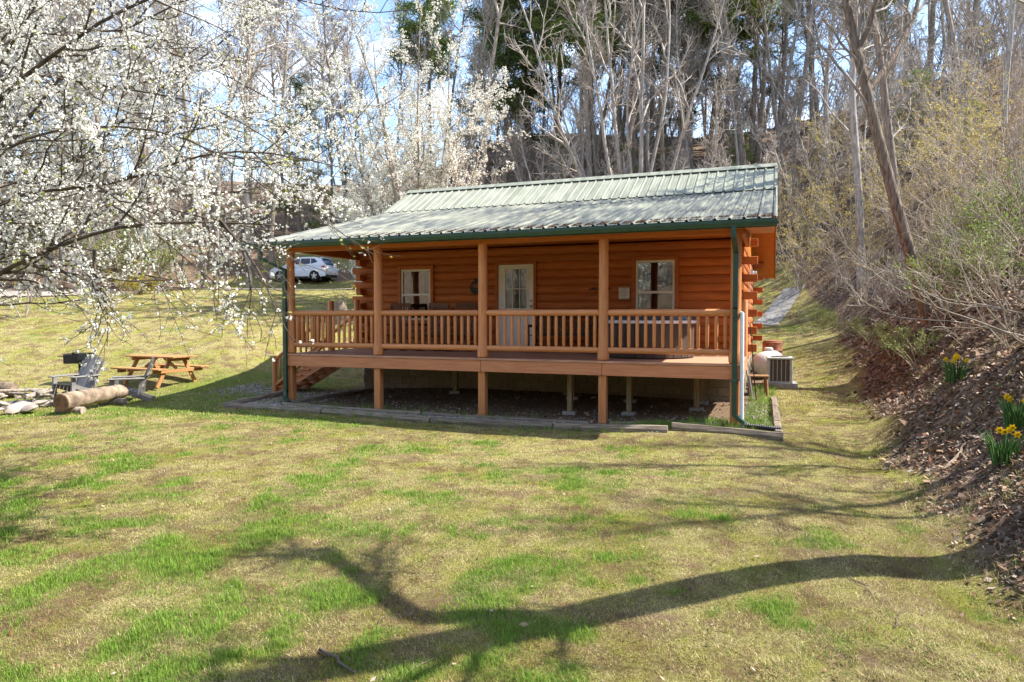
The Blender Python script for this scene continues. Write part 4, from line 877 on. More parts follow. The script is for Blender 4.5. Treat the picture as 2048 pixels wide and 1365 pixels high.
def quads(P, size, g, nrmv=None, asp=.6):
    n = len(P); N = nrm(g.normal(0, 1, (n, 3))) if nrmv is None else nrm(nrmv+g.normal(0, .35, (n, 3)))
    u = nrm(np.cross(N, g.normal(0, 1, (n, 3)))); v = np.cross(N, u); s_ = (size*g.uniform(.6, 1.3, n))[:, None]
    V = np.stack([P-u*s_, P-v*s_*asp, P+u*s_, P+v*s_*asp], 1).reshape(-1, 3); return V, np.arange(4*n).reshape(n, 4)
def along(lst, num, g, spread=0.):
    P = []; 
    idx = g.integers(0, len(lst), num); t = g.random(num)
    for i, f in zip(idx, t):
        p = lst[i][0]; k = f*(len(p)-1); j = min(int(k), len(p)-2); P.append(p[j]+(p[j+1]-p[j])*(k-j))
    P = np.array(P); return P+g.normal(0, spread, P.shape) if spread else P
def colpick(n, cols, g, var=.2): return np.asarray(cols)[g.integers(0, len(cols), n)]*g.uniform(1-var, 1+var, (n, 1))

def bare_tree(seed, H, r0, clear, nl, ang, spread, lean=(0, 0), wig=.05, twn=5, stems=1, rmin=.008):
    t = Tree(seed); g = t.g; tr = []
    for s in range(stems):
        d = np.array([lean[0], lean[1], 1.]) + (np.array([math.cos(s*6.283/stems+.4), math.sin(s*6.283/stems+.4), 0])*g.uniform(.16, .42) if stems > 1 else 0)
        tr.append(t.branch(0, np.array([0, 0, -.4]), d, H*(1 if stems == 1 else g.uniform(.75, 1)), r0/(1 if stems == 1 else 1.5), .03, 14, wig, .05))
    for P, r in tr:
        l1 = t.kids(1, P, r, nl//stems, clear, .97, ang, H*spread, r0*.42, 8, .12, .07)
        for P1, r1 in l1:
            l2 = t.kids(2, P1, r1, 7, .15, .95, .7, H*spread*.42, .03, 5, .16, .05)
            for P2, r2 in l2:
                t.kids(3, P2, r2, twn, .15, .98, .75, H*spread*.17, .012, 3, .2, .04)
        t.kids(2, P, r, nl, clear*.5, .99, .9, H*spread*.35, .025, 5, .16, .06)
    return t
def tree_meshes(t, bark, twig, rmin=.009, extra=None):
    Va, Fa = tubes(t.lv[0], 9); V1, F1 = tubes(t.lv[1]+t.lv[2], 4, rmin*1.4)
    trunk = np_mesh(Va, Fa, True); trunk.materials.append(bark)
    parts = [(V1, F1)]
    if 3 in t.lv: parts.append(tubes(t.lv[3], 3, rmin))
    V, Fq = mesh_cat(parts); crown = np_mesh(V, Fq, True); crown.materials.append(twig)
    return trunk, crown
def put_tree(kind, loc, rz, sc, name, label, group=None, cat='tree', tilt=(0, 0)):
    e = thing(name, label, cat, loc, rz, group); e.scale = (sc, sc, sc); e.rotation_euler = (tilt[0], tilt[1], rz)
    for nm, me in kind: link(bpy.data.objects.new(nm, me), e)
    return e
bare = []
for sd_, H, r0, cl, nl, an, sp_w, bark in ((1, 21, .16, .42, 17, .75, .20, 'bark_grey'), (2, 24, .18, .5, 15, .8, .18, 'bark_brown'), (3, 19, .13, .35, 22, .65, .2, 'bark_grey'), (4, 22, .16, .55, 13, .9, .19, 'bark_brown'), (5, 17, .12, .3, 17, .6, .22, 'bark_grey')):
    a, b = tree_meshes(bare_tree(sd_, H, r0, cl, nl+6, an, sp_w, twn=8), M[bark], M['twig'], .011); bare.append([('trunk', a), ('crown', b)])
sap = []
for sd_, H in ((11, 6.5), (12, 5.0), (13, 8)):
    t = bare_tree(sd_, H, .05, .15, 15, .6, .3, stems=3 if sd_ != 13 else 1, wig=.09, twn=4); a, b = tree_meshes(t, M['twig'], M['twig'], .009); sap.append([('trunk', a), ('crown', b)])
def shrub(seed, H, nst, cols, nleaf, lsz, bark, arch=.0, wig=.13):
    t = Tree(seed); g = t.g
    for s in range(nst):
        a = g.uniform(0, 6.283); d = np.array([math.cos(a)*g.uniform(.2, .8), math.sin(a)*g.uniform(.2, .8), 1])
        P, r = t.branch(0, np.array([math.cos(a)*.12, math.sin(a)*.12, -.1]), d, H*g.uniform(.7, 1.2), .018, .005, 8, wig, -arch)
        for P1, r1 in t.kids(1, P, r, 6, .25, .97, .6, H*.4, .009, 5, .16, .0): t.kids(2, P1, r1, 4, .2, .97, .7, H*.16, .005, 3, .2, 0)
    tm = tmesh(t, (0,), 5, bark); V, Fq = tubes(t.lv[1]+t.lv[2], 3, .004); br = np_mesh(V, Fq, True); br.materials.append(bark); res = [('stem', tm), ('branches', br)]
    if nleaf:
        P = along(t.lv[1]+t.lv[2], nleaf, g, .03); V, Fq = quads(P, lsz, g); lm = np_mesh(V, Fq, False, np.repeat(colpick(nleaf, cols, g), 4, 0)); lm.materials.append(M['leaf']); res.append(('foliage', lm))
    return res
YEL = [(.56, .43, .06), (.60, .48, .10), (.46, .38, .07), (.44, .33, .09)]
GRN = [(.15, .23, .035), (.21, .30, .05), (.28, .35, .06), (.12, .18, .03)]
yshrub = [shrub(21, 3.4, 11, YEL, 2000, .026, M['twig']), shrub(22, 2.6, 10, YEL, 1400, .026, M['twig'])]
gshrub = [shrub(23, 1.6, 12, GRN, 1600, .028, M['twig_tan']), shrub(24, 1.1, 10, GRN, 1200, .025, M['twig_tan'])]
bshrub = [shrub(25, 2.4, 12, YEL, 0, .02, M['twig_tan'], .05), shrub(26, 1.8, 14, YEL, 0, .02, M['twig'], .04)]
def pine(seed, H, r0, clear, cols, nn=9000, sz=.16, wid=.22, droop=.0):
    t = Tree(seed); g = t.g; P, r = t.branch(0, np.array([0, 0, -.4]), (0, 0, 1), H, r0, .03, 14, .02, .05)
    l1 = t.kids(1, P, r, 46, clear, .99, 1.35, H*wid, .05, 6, .1, .03-droop, lvar=.4)
    for P1, r1 in l1: t.kids(2, P1, r1, 6, .3, 1, .6, H*wid*.28, .014, 3, .12, .05)
    ends = t.lv[2]+[(P1[3:], r1[3:]) for P1, r1 in l1]
    C = along(ends, nn//9, g, .12); Q = np.repeat(C, 9, 0)+g.normal(0, 1, (len(C)*9, 3))*np.array([.34, .34, .13])*H/18
    V, Fq = quads(Q, sz*H/18, g, asp=.13); fo_ = np_mesh(V, Fq, False, np.repeat(colpick(len(Q), cols, g, .35), 4, 0)); fo_.materials.append(M['leaf'])
    tr = tmesh(t, (0,), 9, M['bark_brown']); V, Fq = tubes(l1+t.lv[2], 4, .01); lb = np_mesh(V, Fq, True); lb.materials.append(M['bark_brown'])
    return [('trunk', tr), ('limbs', lb), ('crown', fo_)]
PG = [(.11, .165, .045), (.15, .205, .055), (.08, .125, .04), (.20, .235, .075)]; PL = [(.14, .21, .035), (.20, .26, .05), (.10, .16, .035), (.25, .28, .07)]
pines = [pine(31, 22, .24, .3, PG, 22000, .21, .2), pine(32, 25, .25, .42, PL, 20000, .21, .17), pine(33, 9, .12, .1, PL, 11000, .26, .26), pine(34, 13, .15, .15, PG, 12000, .2, .24, .03)]

# ---- trees one can point at
def gl(px, d, py0=600): q = at(px, py0, d); return (q[0], q[1], hz1(q[0], q[1])-.05)
# big many-stemmed tree behind the roof
t = Tree(41); g = t.g; base = np.array([0, 0, -.4]); RG3 = RGT
for dx, dz, L_, r in ((-.95, 1.5, 17, .12), (-.62, 1.6, 19, .13), (-.28, 1.6, 19, .14), (.02, 1.6, 20, .15), (.22, 1.5, 19, .12), (.60, 1.5, 17, .12), (-.75, 1.2, 12, .08), (-.12, 1.6, 16, .10)):
    P, rr_ = t.branch(0, base+RG3*dx*.25, RG3*dx+np.array([0, 0, dz])+g.normal(0, .06, 3), L_, r, .03, 14, .055, .035)
    for P1, r1 in t.kids(1, P, rr_, 8, .35, .97, .6, 4.2, .07, 8, .12, .05):
        for P2, r2 in t.kids(2, P1, r1, 5, .2, .95, .7, 1.8, .025, 5, .16, .05): t.kids(3, P2, r2, 4, .2, .98, .7, .7, .012, 3, .2, .03)
a, b = tree_meshes(t, M['bark_grey'], M['twig'], .012)
put_tree([('trunk', a), ('crown', b)], gl(1275, 37), 0, 1, 'bare_tree', 'large pale bare tree with many stems fanning out behind the ridge')
# leaning furrowed tree on the right bank
def poly_tree(seed, ctlp, r0, r1, bark, base, l1=(8, .4, .97, .7, 3.2), rm=.006, forks=(), twmul=1.):
    t = Tree(seed); P = np.array(ctlp, float)-np.array(base); k = np.linspace(0, len(P)-1, 15); P = np.stack([np.interp(k, np.arange(len(P)), P[:, i]) for i in range(3)], -1)
    P[1:-1] = (P[:-2]+2*P[1:-1]+P[2:])/4
    r = np.linspace(r0, r1, 15); t.put(0, P, r); ax = [(P, r)]
    for fp, fr0, fr1 in forks:
        Q = np.array(fp, float)-np.array(base); k = np.linspace(0, len(Q)-1, 15); Q = np.stack([np.interp(k, np.arange(len(Q)), Q[:, i]) for i in range(3)], -1); rr_ = np.linspace(fr0, fr1, 15); t.put(0, Q, rr_); ax.append((Q, rr_))
    for P, r in ax:
        for P1, r1_ in t.kids(1, P, r, *l1, .05, 8, .13, .05):
            for P2, r2 in t.kids(2, P1, r1_, 5, .2, .95, .7, l1[4]*.42, .018, 5, .16, .04): t.kids(3, P2, r2, 4, .2, .98, .7, l1[4]*.17*twmul, .007, 3, .2, .03)
    return t
b0 = np.array(gl(1862, 17)); 
pts = [b0+[0, 0, -.4], at(1845, 590, 17), at(1800, 440, 17), at(1765, 310, 17), at(1735, 190, 17), at(1712, 90, 17), at(1690, 0, 17), at(1672, -110, 17), at(1660, -240, 17)]
fk = [at(1735, 185, 17), at(1790, 110, 17.3), at(1830, 30, 17.6), at(1850, -60, 17.8), at(1880, -200, 18)]
fk2 = [at(1716, 100, 17), at(1740, 50, 16.8), at(1760, -30, 16.6), at(1770, -160, 16.4)]
t = poly_tree(42, pts, .155, .08, M['bark_red'], b0, (9, .42, .97, .8, 2.8), forks=((fk, .08, .03), (fk2, .07, .03)))
a, b = tree_meshes(t, M['bark_red'], M['twig'], .006); put_tree([('trunk', a), ('crown', b)], b0, 0, 1, 'bare_tree', 'leaning furrowed brown tree rising from the leafy bank')
b0 = np.array(gl(1800, 23)); pts = [b0+[0, 0, -.4], at(1800, 480, 23), at(1785, 330, 23), at(1770, 200, 23), at(1758, 90, 23), at(1730, -40, 23), at(1720, -220, 23)]
t = poly_tree(43, pts, .17, .08, M['bark_brown'], b0, (9, .35, .97, .8, 3.2)); a, b = tree_meshes(t, M['bark_brown'], M['twig'], .007); put_tree([('trunk', a), ('crown', b)], b0, 0, 1, 'bare_tree', 'slim brown bare tree just uphill of the leaning tree')
b0 = np.array(gl(1722, 27)); pts = [b0+[0, 0, -.4], at(1722, 460, 27), at(1712, 300, 27), at(1700, 150, 27), at(1722, 60, 27), at(1700, -60, 27), at(1690, -200, 27)]
t = poly_tree(44, pts, .17, .08, M['bark_grey'], b0, (9, .35, .97, .8, 3.4)); a, b = tree_meshes(t, M['bark_grey'], M['twig'], .007); put_tree([('trunk', a), ('crown', b)], b0, 0, 1, 'bare_tree', 'grey bare tree standing at the foot of the bank behind the leaning tree')
# the tree whose trunk shades the front lawn stands just beyond the picture's edge
b0 = Wd(7.6, 6.6); b0[2] = hz1(b0[0], b0[1])
def shp(px, py, h): q = gp(px, py, 2, 12); return q+SUNV/SUNV[2]*h
pts = [b0+[0, 0, -.4], shp(2010, 1135, 1.8)*.5+b0*.5+[0, 0, .35], shp(1960, 1125, 2.0), shp(1700, 1125, 2.9), shp(1450, 1165, 3.8), shp(1100, 1250, 5.0), shp(800, 1310, 5.9), shp(560, 1350, 6.6), shp(350, 1420, 7.6)]
fk = [shp(1150, 1240, 4.9), shp(960, 1235, 5.3), shp(830, 1238, 5.7), shp(740, 1170, 6.2), shp(640, 1095, 6.9), shp(560, 1120, 7.4)]
t = poly_tree(45, pts, .23, .16, M['bark_brown'], b0, (7, .5, .97, .7, 2.2), forks=((fk, .13, .06),)); a, b = tree_meshes(t, M['bark_brown'], M['twig'], .005); put_tree([('trunk', a), ('crown', b)], b0, 0, 1, 'bare_tree', 'thick leaning bare tree at the lawn edge opposite the porch')
LBL = 'thin bare tree leaning over the lawn from the leafy bank'
ta, tb = tree_meshes(bare_tree(77, 14, .14, .3, 9, .7, .24, twn=2), M['bark_brown'], M['twig'], .006); thin = [('trunk', ta), ('crown', tb)]
for l, d, k, sc, tl in ((11.5, 8.6, 4, .75, -.15), (14.0, 11.0, 2, .8, -.1), (9.9, 7.3, 4, .6, 0), (10.8, 9.8, 1, .55, 0)):
    q = Wd(l, d); put_tree(thin, (q[0], q[1], hz1(q[0], q[1])-.1), l*3, sc, 'bare_tree', LBL, 'bare trees on the leafy bank')
# limbs of shade on the near left lawn: a tree standing off behind the camera's right shoulder
q = Wd(8.2, 3.1); put_tree(thin, (q[0], q[1], hz1(q[0], q[1])-.1), 2.0, 1.0, 'bare_tree', 'tall brown bare tree beyond the lawn edge opposite the fire ring')
LOOK = ('slim grey high-branched bare tree', 'stout brown bare tree', 'grey mid-branched bare tree', 'brown wide-topped bare tree', 'short pale low-branched bare tree')
def flabel(k, l, d):
    ar = 'on the hill beyond the driveway' if l < -6 else ('on the hill behind the cabin roof' if l < .32*d else 'on the steep hill above the leafy bank')
    ar += ', near the foot' if d < 50 else (', half way up' if d < 66 else ', near the crest')
    return LOOK[k]+' '+ar, LOOK[k]+' '+ar
# pale straight trunks on the hillside
for n_, (px, d, k, sc) in enumerate(((1325, 44, 3, 1.05), (1484, 43, 1, 1.15), (1512, 46, 3, 1.2), (1580, 42, 0, 1.1), (1232, 48, 1, 1.1), (1910, 38, 1, 1.0), (1925, 42, 3, 1.1), (2000, 33, 0, .9), (1650, 40, 4, 1.2), (545, 52, 1, 1.15), (408, 41, 1, 1), (432, 43, 3, 1), (300, 45, 0, 1), (150, 43, 3, 1), (60, 40, 4, 1.1), (230, 47, 1, 1.05), (695, 58, 1, 1.0), (500, 40, 0, 1.1), (1420, 52, 1, 1.1))):
    kind = [(nm, me) for nm, me in bare[k]]
    put_tree(kind, gl(px, d), n_*1.3, sc, 'forest_tree', *flabel(k, (px-1024)*d/FOC, d))
# pines in view
for px, d, k, sc, lb in ((1060, 50, 0, 1.0, 'dark green pine standing behind the white blossoming tree'), (1180, 58, 1, 1.05, 'tall pine behind the many-stemmed bare tree'), (1440, 56, 1, 1.0, 'tall pine with high crown uphill of the right roof end'), (1370, 62, 0, 1.05, 'dark full pine high on the hill behind the ridge'), (1300, 66, 1, 1.1, 'slender pine high on the hill behind the many-stemmed tree'),
                         (600, 57, 3, 1.1, 'conical dark evergreen between the two blossoming trees'), (1815, 36, 2, .55, 'small light green pine on the slope behind the leaning tree'), (1720, 60, 0, .95, 'pine on the hilltop behind the grey tree of the bank'), (1560, 60, 3, 1.0, 'bushy evergreen deep in the woods right of the pale trunks'), (20, 55, 0, .9, 'pine deep in the woods beyond the fire ring'), (860, 64, 1, 1.0, 'pine hidden behind the white blossoming tree by the roof'), (960, 60, 3, .8, 'dark evergreen in the woods beside the blossoming tree'), (1115, 52, 1, .9, 'green pine whose crown fills the gap left of the many-stemmed tree'), (1265, 50, 1, .95, 'olive pine rising straight behind the many-stemmed tree'), (1500, 50, 1, .9, 'light green pine between the pale trunks right of the ridge'), (1620, 52, 1, .95, 'olive pine high above the right gable end'), (1850, 50, 1, .9, 'olive pine on the hill behind the small light green pine'), (1010, 50, 0, .85, 'full green pine beside the blossoming tree, uphill of the roof middle'), (1180, 44, 1, .85, 'olive pine directly left of the many-stemmed tree'), (1445, 47, 1, .8, 'light olive pine behind the two pale straight trunks'), (1370, 50, 0, .85, 'green pine right of the many-stemmed tree behind the ridge')):
    put_tree(pines[k], gl(px, d), px*.7, sc, 'pine_tree', lb)
for n_, (px, d, k, sc) in enumerate(((1470, 44, 2, .5), (1240, 44, 2, .45), (1330, 50, 3, .4), (1130, 46, 2, .42), (700, 60, 3, .5), (1950, 30, 2, .3))):
    put_tree(pines[k], gl(px, d), n_*2.1, sc, 'young_pine', 'young pine growing low among the bare trunks of the wood', 'young pines in the understorey')
# the rest of the wood
rr = np.random.default_rng(99); placed = []
def free(l, d, md):
    for a, b in placed:
        if (a-l)**2+(b-d)**2 < md*md: return False
    placed.append((l, d)); return True
n1 = 0
while n1 < 115:
    d = rr.uniform(33, 33+50*rr.random())+3; l = rr.uniform(-.85, .85)*d
    if l < -2.5 and l > -21 and d < 57: continue
    if l <= -21 and d < 38: continue
    if l > -2.5 and d < 40: continue
    if l > .42*d and rr.random() < .65: continue
    if not free(l, d, 2.1): continue
    q = Wd(l, d); n1 += 1
    k_ = rr.integers(0, 5); put_tree(bare[k_], (q[0], q[1], hz1(q[0], q[1])-.1), rr.uniform(0, 6.3), rr.uniform(.7, 1.1), 'forest_tree', *flabel(k_, l, d))
n1 = 0
while n1 < 290:
    d = rr.uniform(34, 78); l = rr.uniform(-.8, .8)*d
    if l < -3 and l > -20 and d < 55: continue
    if l <= -20 and d < 37.5: continue
    if l > -3 and l < 14 and d < 34: continue
    q = Wd(l, d); n1 += 1; k = rr.integers(0, 3)
    put_tree(sap[k], (q[0], q[1], hz1(q[0], q[1])-.05), rr.uniform(0, 6.3), rr.uniform(.6, 1.25), 'sapling', *(lambda a: (a, a))(('thin grey three-stemmed sapling', 'small bushy grey three-stemmed sapling', 'slim single-stemmed grey sapling')[k]+(' in the woods beyond the driveway' if l < -6 else ' in the woods behind the cabin' if l < .32*d else ' on the wooded slope above the bank')), 'sapling')
# trees across the clearing, seen only in the window glass
rq = np.random.default_rng(4)
for n_ in range(75):
    l, d = rq.uniform(-30, 6), rq.uniform(-34, -7); q = Wd(l, d)
    put_tree(bare[n_ % 5] if n_ < 40 else sap[n_ % 3], (q[0], q[1], hz1(q[0], q[1])-.1), n_, .8, 'forest_tree', 'bare tree across the clearing facing the porch' if n_ < 40 else 'thin sapling across the clearing facing the porch', 'trees across the clearing' if n_ < 40 else 'saplings across the clearing')
for n_ in range(26):
    px, d = rr.uniform(1700, 2070), rr.uniform(33, 56); put_tree(sap[n_ % 3], gl(px, d), n_*1.1, rr.uniform(.7, 1.2), 'sapling', 'bushy grey sapling on the steep slope uphill of the yellow shrubs', 'saplings uphill of the yellow shrubs', 'sapling')
# shrubs: yellow flowering ones on the right slope
for n_, (px, d, k, sc) in enumerate(((1600, 30, 0, 1), (1660, 28, 0, 1.1), (1640, 33, 0, 1.1), (1700, 31, 0, 1.2), (1745, 27, 1, 1), (1780, 30, 0, 1.2), (1830, 27, 0, 1.1), (1860, 31, 0, 1.3), (1900, 28, 0, 1.2), (1940, 25, 0, 1.1), (1880, 24, 1, 1), (1990, 27, 0, 1.3), (1620, 37, 0, 1.2), (1690, 38, 0, 1.3), (1760, 36, 0, 1.3), (1960, 21, 0, .9), (2030, 22, 0, 1.1), (1570, 35, 0, 1.1))):
    put_tree(yshrub[k], gl(px, d), n_*1.9, sc, 'flowering_shrub', 'twiggy shrub flecked with small yellow flowers on the slope', 'yellow flowering shrubs on the slope', 'shrub')
for n_, (px, d, k, sc) in enumerate(((1900, 16, 0, 1), (1840, 15, 1, .9), (1960, 15.5, 0, 1.1), (2010, 14, 0, 1), (1790, 16.5, 1, .8), (1745, 19, 1, .7), (1930, 19, 0, 1.1), (1985, 18, 0, 1.2), (1870, 20, 0, 1), (2040, 17, 0, 1.2), (1700, 22, 1, .8), (1650, 26, 1, .7))):
    put_tree(gshrub[k], gl(px, d), n_*1.3, sc, 'green_shrub', 'low shrub with fresh green leaves on the leafy bank', 'leafing shrubs on the bank', 'shrub')
for n_, (px, d, k, sc) in enumerate(((2030, 12.5, 0, .8), (1900, 19, 0, 1.1), (2020, 16, 0, 1.1), (1820, 20.5, 1, 1), (1870, 22, 0, 1.2), (1780, 22, 1, 1.1), (1930, 22, 0, 1.3), (1990, 21, 0, 1.3), (2050, 19, 0, 1.3), (1730, 25, 1, 1.1))):
    put_tree(bshrub[k], gl(px, d), n_*2.3, sc, 'leafless_shrub', 'leafless tan shrub with arching stems on the bank', 'leafless shrubs on the bank', 'shrub')
# long arching whips that sweep out from the bank
for n_, ps in enumerate((((2075, 690), (1950, 640), (1850, 610), (1760, 560), (1700, 500), (1640, 440)), ((2080, 640), (1980, 610), (1880, 600), (1800, 560), (1750, 520)), ((2080, 720), (2000, 650), (1930, 560), (1880, 440), (1850, 340)), ((2080, 760), (2020, 700), (1960, 640), (1930, 560), (1900, 450), (1885, 380)),
                         ((2085, 700), (2000, 660), (1900, 640), (1800, 640), (1730, 610), (1690, 560)), ((2090, 560), (2020, 460), (1960, 400), (1900, 350)), ((2085, 600), (2060, 450), (2030, 320), (2000, 200), (1990, 120)), ((2090, 640), (2075, 480), (2040, 360), (2045, 200), (2050, 60)), ((2080, 820), (1990, 740), (1920, 690), (1880, 650), (1860, 600)))):
    d0 = 9.0+.45*n_; P = [at(px, py, d0+.25*i*(1 if n_ % 2 else .4)) for i, (px, py) in enumerate(ps)]; q = P[0]+RGT*.9; b0 = np.array([q[0], q[1], hz1(q[0], q[1])-.1])
    t = poly_tree(60+n_, [b0+[0, 0, -.1], (b0+P[0])/2+[0, 0, .15]]+P, .016, .004, M['twig_tan'], b0, (6, .25, .97, .5, .8), twmul=.5)
    a, b = tree_meshes(t, M['twig_tan'], M['twig_tan'], .0035); put_tree([('stem', a), ('crown', b)], b0, 0, 1, 'arching_shrub', 'long pale leafless whip arching out from the bank', 'arching whips on the bank', 'shrub')
for n_ in range(10):
    q = Wd(rr.uniform(-34, -19.5), rr.uniform(39, 46)); put_tree(gshrub[0], (q[0], q[1], hz1(q[0], q[1])-.1), n_, rr.uniform(1.6, 2.6), 'green_shrub', 'fresh yellow green shrub at the edge of the wood beyond the driveway', 'green shrubs beyond the driveway', 'shrub')
# yellow bush at the top of the lawn slope
ybush = shrub(28, 1.5, 14, [(.34, .27, .03), (.42, .34, .05), (.26, .22, .03)], 5200, .03, M['bark_brown'], .01)
put_tree(ybush, gl(265, 31.5), 0, 1.0, 'round_bush', 'rounded golden green bush at the top edge of the lawn slope', None, 'bush')
put_tree(sap[0], gl(47, 27), 1, .55, 'young_tree', 'thin leafless young tree at the lawn slope edge beyond the fire ring')
# ---- blossoming trees
WHT = [(.86, .86, .82), (.80, .80, .74), (.88, .87, .84), (.78, .76, .66)]
def blossoms(P, g, rad, per, psz):
    n = len(P); N = nrm(g.normal(0, 1, (n*per, 3))); s_ = np.repeat(g.uniform(.4, 1.5, n), per)[:, None]
    Q = np.repeat(P, per, 0)+N*rad*s_*g.uniform(.5, 1, (n*per, 1)); V, Fq = quads(Q, psz, g, N, .85); c = colpick(n*per, WHT, g, .08); return V, Fq, np.repeat(c, 4, 0)
t = Tree(71); g = t.g; bx = np.zeros(3)
for k in range(15):
    a_ = k*2.4; P, r = t.branch(0, np.array([0, 0, -.3])+np.array([math.cos(a_), math.sin(a_), 0])*.25, (math.cos(a_)*.62*g.uniform(.1, 1), math.sin(a_)*.62*g.uniform(.1, 1), 1), 14.5*g.uniform(.5, 1.0), .085, .012, 12, .06, .07)
    for P1, r1 in t.kids(1, P, r, 17, .12, .98, .95, 2.9, .03, 7, .15, .03):
        for P2, r2 in t.kids(2, P1, r1, 5, .15, .97, .7, .9, .012, 4, .18, .05): pass
trunk = tmesh(t, (0,), 7, M['bark_brown']); V, Fq = tubes(t.lv[1]+t.lv[2], 3, .007); brm = np_mesh(V, Fq, True); brm.materials.append(M['bark_brown'])
P = along(t.lv[2]+t.lv[1], 34000, g, .07); V, Fq, c = blossoms(P, g, .05, 3, .031); c = c*np.array([[.92, .92, .88]]); fl_ = np_mesh(V, Fq, False, c); fl_.materials.append(M['petal'])
kind = [('trunk', trunk), ('branches', brm), ('blossom', fl_)]
e = put_tree(kind, gl(838, 29.5), 0, 1, 'pear_tree', 'tall upright white blossoming tree standing just behind the cabin roof')
e2 = put_tree(kind, gl(730, 40), 2, .55, 'pear_tree', 'smaller white blossoming tree in the woods left of the tall one')
# the near pear tree that reaches in from the left
b0 = Wd(-8.0, 7.8); b0[2] = hz1(b0[0], b0[1]); t = Tree(72); g = t.g
tp = [b0+[0, 0, -.4], b0+[.05, 0, 1.0], b0+[.1, .1, 2.2], b0+[.2, .1, 3.6], b0+[.25, .2, 5.4], b0+[.3, .3, 7.6]]
def smooth_line(pts, n=15):
    P = np.array(pts, float); s_ = np.concatenate([[0], np.cumsum(np.linalg.norm(np.diff(P, axis=0), axis=1))]); k = np.linspace(0, s_[-1], n); P = np.stack([np.interp(k, s_, P[:, i]) for i in range(3)], -1)
    for _ in range(2): P[1:-1] = (P[:-2]+2*P[1:-1]+P[2:])/4
    return P
t.put(0, smooth_line(tp)-b0, np.linspace(.20, .07, 15))
limbs = [  # (height on trunk, radius, [(px, py, dist)...])
 (1.6, .055, [(0,185,7.4),(130,96,7.3),(205,34,7.2),(290,3,7.1),(400,-50,7.0),(560,-60,7)]),
 (1.5, .045, [(-60,380,8),(20,297,8),(85,195,8),(137,130,8),(240,62,8.1),(375,0,8.2),(480,-60,8.3)]),
 (2.0, .035, [(-40,200,7),(25,85,7),(80,0,7),(130,-90,7)]),
 (1.0, .040, [(0,386,7.2),(120,380,7.1),(212,372,7.0),(294,355,6.9),(376,307,6.9),(430,297,6.9),(520,300,7),(600,312,7.1),(680,335,7.2)]),
 (1.1, .035, [(0,420,8.4),(130,362,8.5),(178,300,8.6),(236,250,8.6),(330,170,8.7),(427,99,8.8),(500,40,8.9)]),
 (.7, .058, [(0,535,6.9),(88,508,6.8),(146,479,6.7),(205,457,6.7),(278,445,6.7),(410,444,6.8),(483,445,6.9),(560,452,7)]),
 (1.0, .035, [(0,395,7.8),(110,375,7.8),(205,379,7.8),(267,390,7.8),(342,420,7.8),(410,441,7.9),(495,450,8),(580,470,8.1)]),
 (1.2, .030, [(0,330,9),(150,320,9.2),(300,280,9.3),(420,230,9.4),(540,230,9.5),(620,280,9.6)]),
 (2.2, .030, [(0,60,8.8),(150,70,9),(300,90,9),(420,130,9.2),(520,190,9.3),(600,230,9.4)]),
 (1.4, .030, [(0,290,6.6),(140,250,6.4),(260,250,6.4),(380,270,6.4),(480,330,6.5),(560,400,6.6)]),
 (2.6, .030, [(100,-40,9.5),(300,-40,9.5),(480,-25,9.4),(634,7,9.3),(720,32,9.2),(764,43,9.2),(819,20,9.2)]),
 (.9, .028, [(0,470,8.6),(150,440,8.8),(300,400,8.8),(430,380,8.9),(560,390,9),(660,400,9)]),
 (1.2, .028, [(0,240,9.8),(160,200,10),(320,210,10),(450,260,10),(560,330,10),(640,380,10)]),
 (.8, .026, [(0,500,7.6),(120,520,7.5),(240,540,7.4),(340,560,7.4)]),
 (1.7, .030, [(0,130,8),(120,160,8),(260,180,8),(400,200,8),(500,250,8),(580,310,8)])]
L1 = []
for hh, r, ps in limbs:
    P = [b0+np.array([.1, .05, hh])]+[at(*q) for q in ps]; P = smooth_line(P, 22)-b0; rad = np.linspace(r*.8, .006, 22); t.put(1, P, rad); L1.append((P, rad))
droop = []
for hh, ps in ((0, [(223,409,6.8),(293,453,6.7),(352,500,6.6),(410,552,6.5),(460,588,6.5)]), (0, [(188,500,6.7),(188,546,6.7),(217,620,6.6),(214,693,6.6)]), (0, [(150,480,6.7),(170,530,6.5),(190,580,6.4),(215,650,6.4)]), (0, [(410,444,6.8),(440,500,6.7),(455,560,6.6),(460,650,6.6)]),
               (0, [(440,440,6.8),(490,500,6.7),(530,560,6.7),(550,620,6.6),(585,680,6.6)]), (0, [(430,440,6.8),(480,480,6.8),(500,560,6.8),(510,640,6.8)]), (0, [(88,508,6.8),(120,540,6.6),(150,560,6.6),(200,560,6.6)]), (0, [(0,560,7),(60,560,6.9),(130,590,6.8)])):
    P = smooth_line([at(*q) for q in ps], 12)-b0; rad = np.linspace(.014, .003, 12); t.put(1, P, rad); droop.append((P, rad))
tw2 = []; tw3 = []
for P, r in L1:
    for P1, r1 in t.kids(2, P, r, 24, .2, .98, .75, 1.1, .014, 6, .14, .02, taper=False):
        tw2.append((P1, r1)); tw3 += t.kids(3, P1, r1, 7, .12, .98, .7, .40, .005, 4, .18, .02, taper=False)
for P, r in droop:
    for P1, r1 in t.kids(2, P, r, 8, .15, .98, .6, .42, .006, 5, .16, -.05, taper=False): tw2.append((P1, r1)); tw3 += t.kids(3, P1, r1, 2, .2, .98, .6, .2, .004, 3, .15, -.02)
trunk = tmesh(t, (0,), 12, M['bark_pear']); V, Fq = mesh_cat([tubes(t.lv[1], 8), tubes(t.lv[2], 5, .003), tubes(t.lv[3], 3, .0025)]); brm = np_mesh(V, Fq, True); brm.materials.append(M['bark_pear'])
P = np.concatenate([along(tw3, 31000, g, .02), along(tw2, 8500, g, .02), along([(p[7:], 0) for p, r in droop], 150, g, .02)])
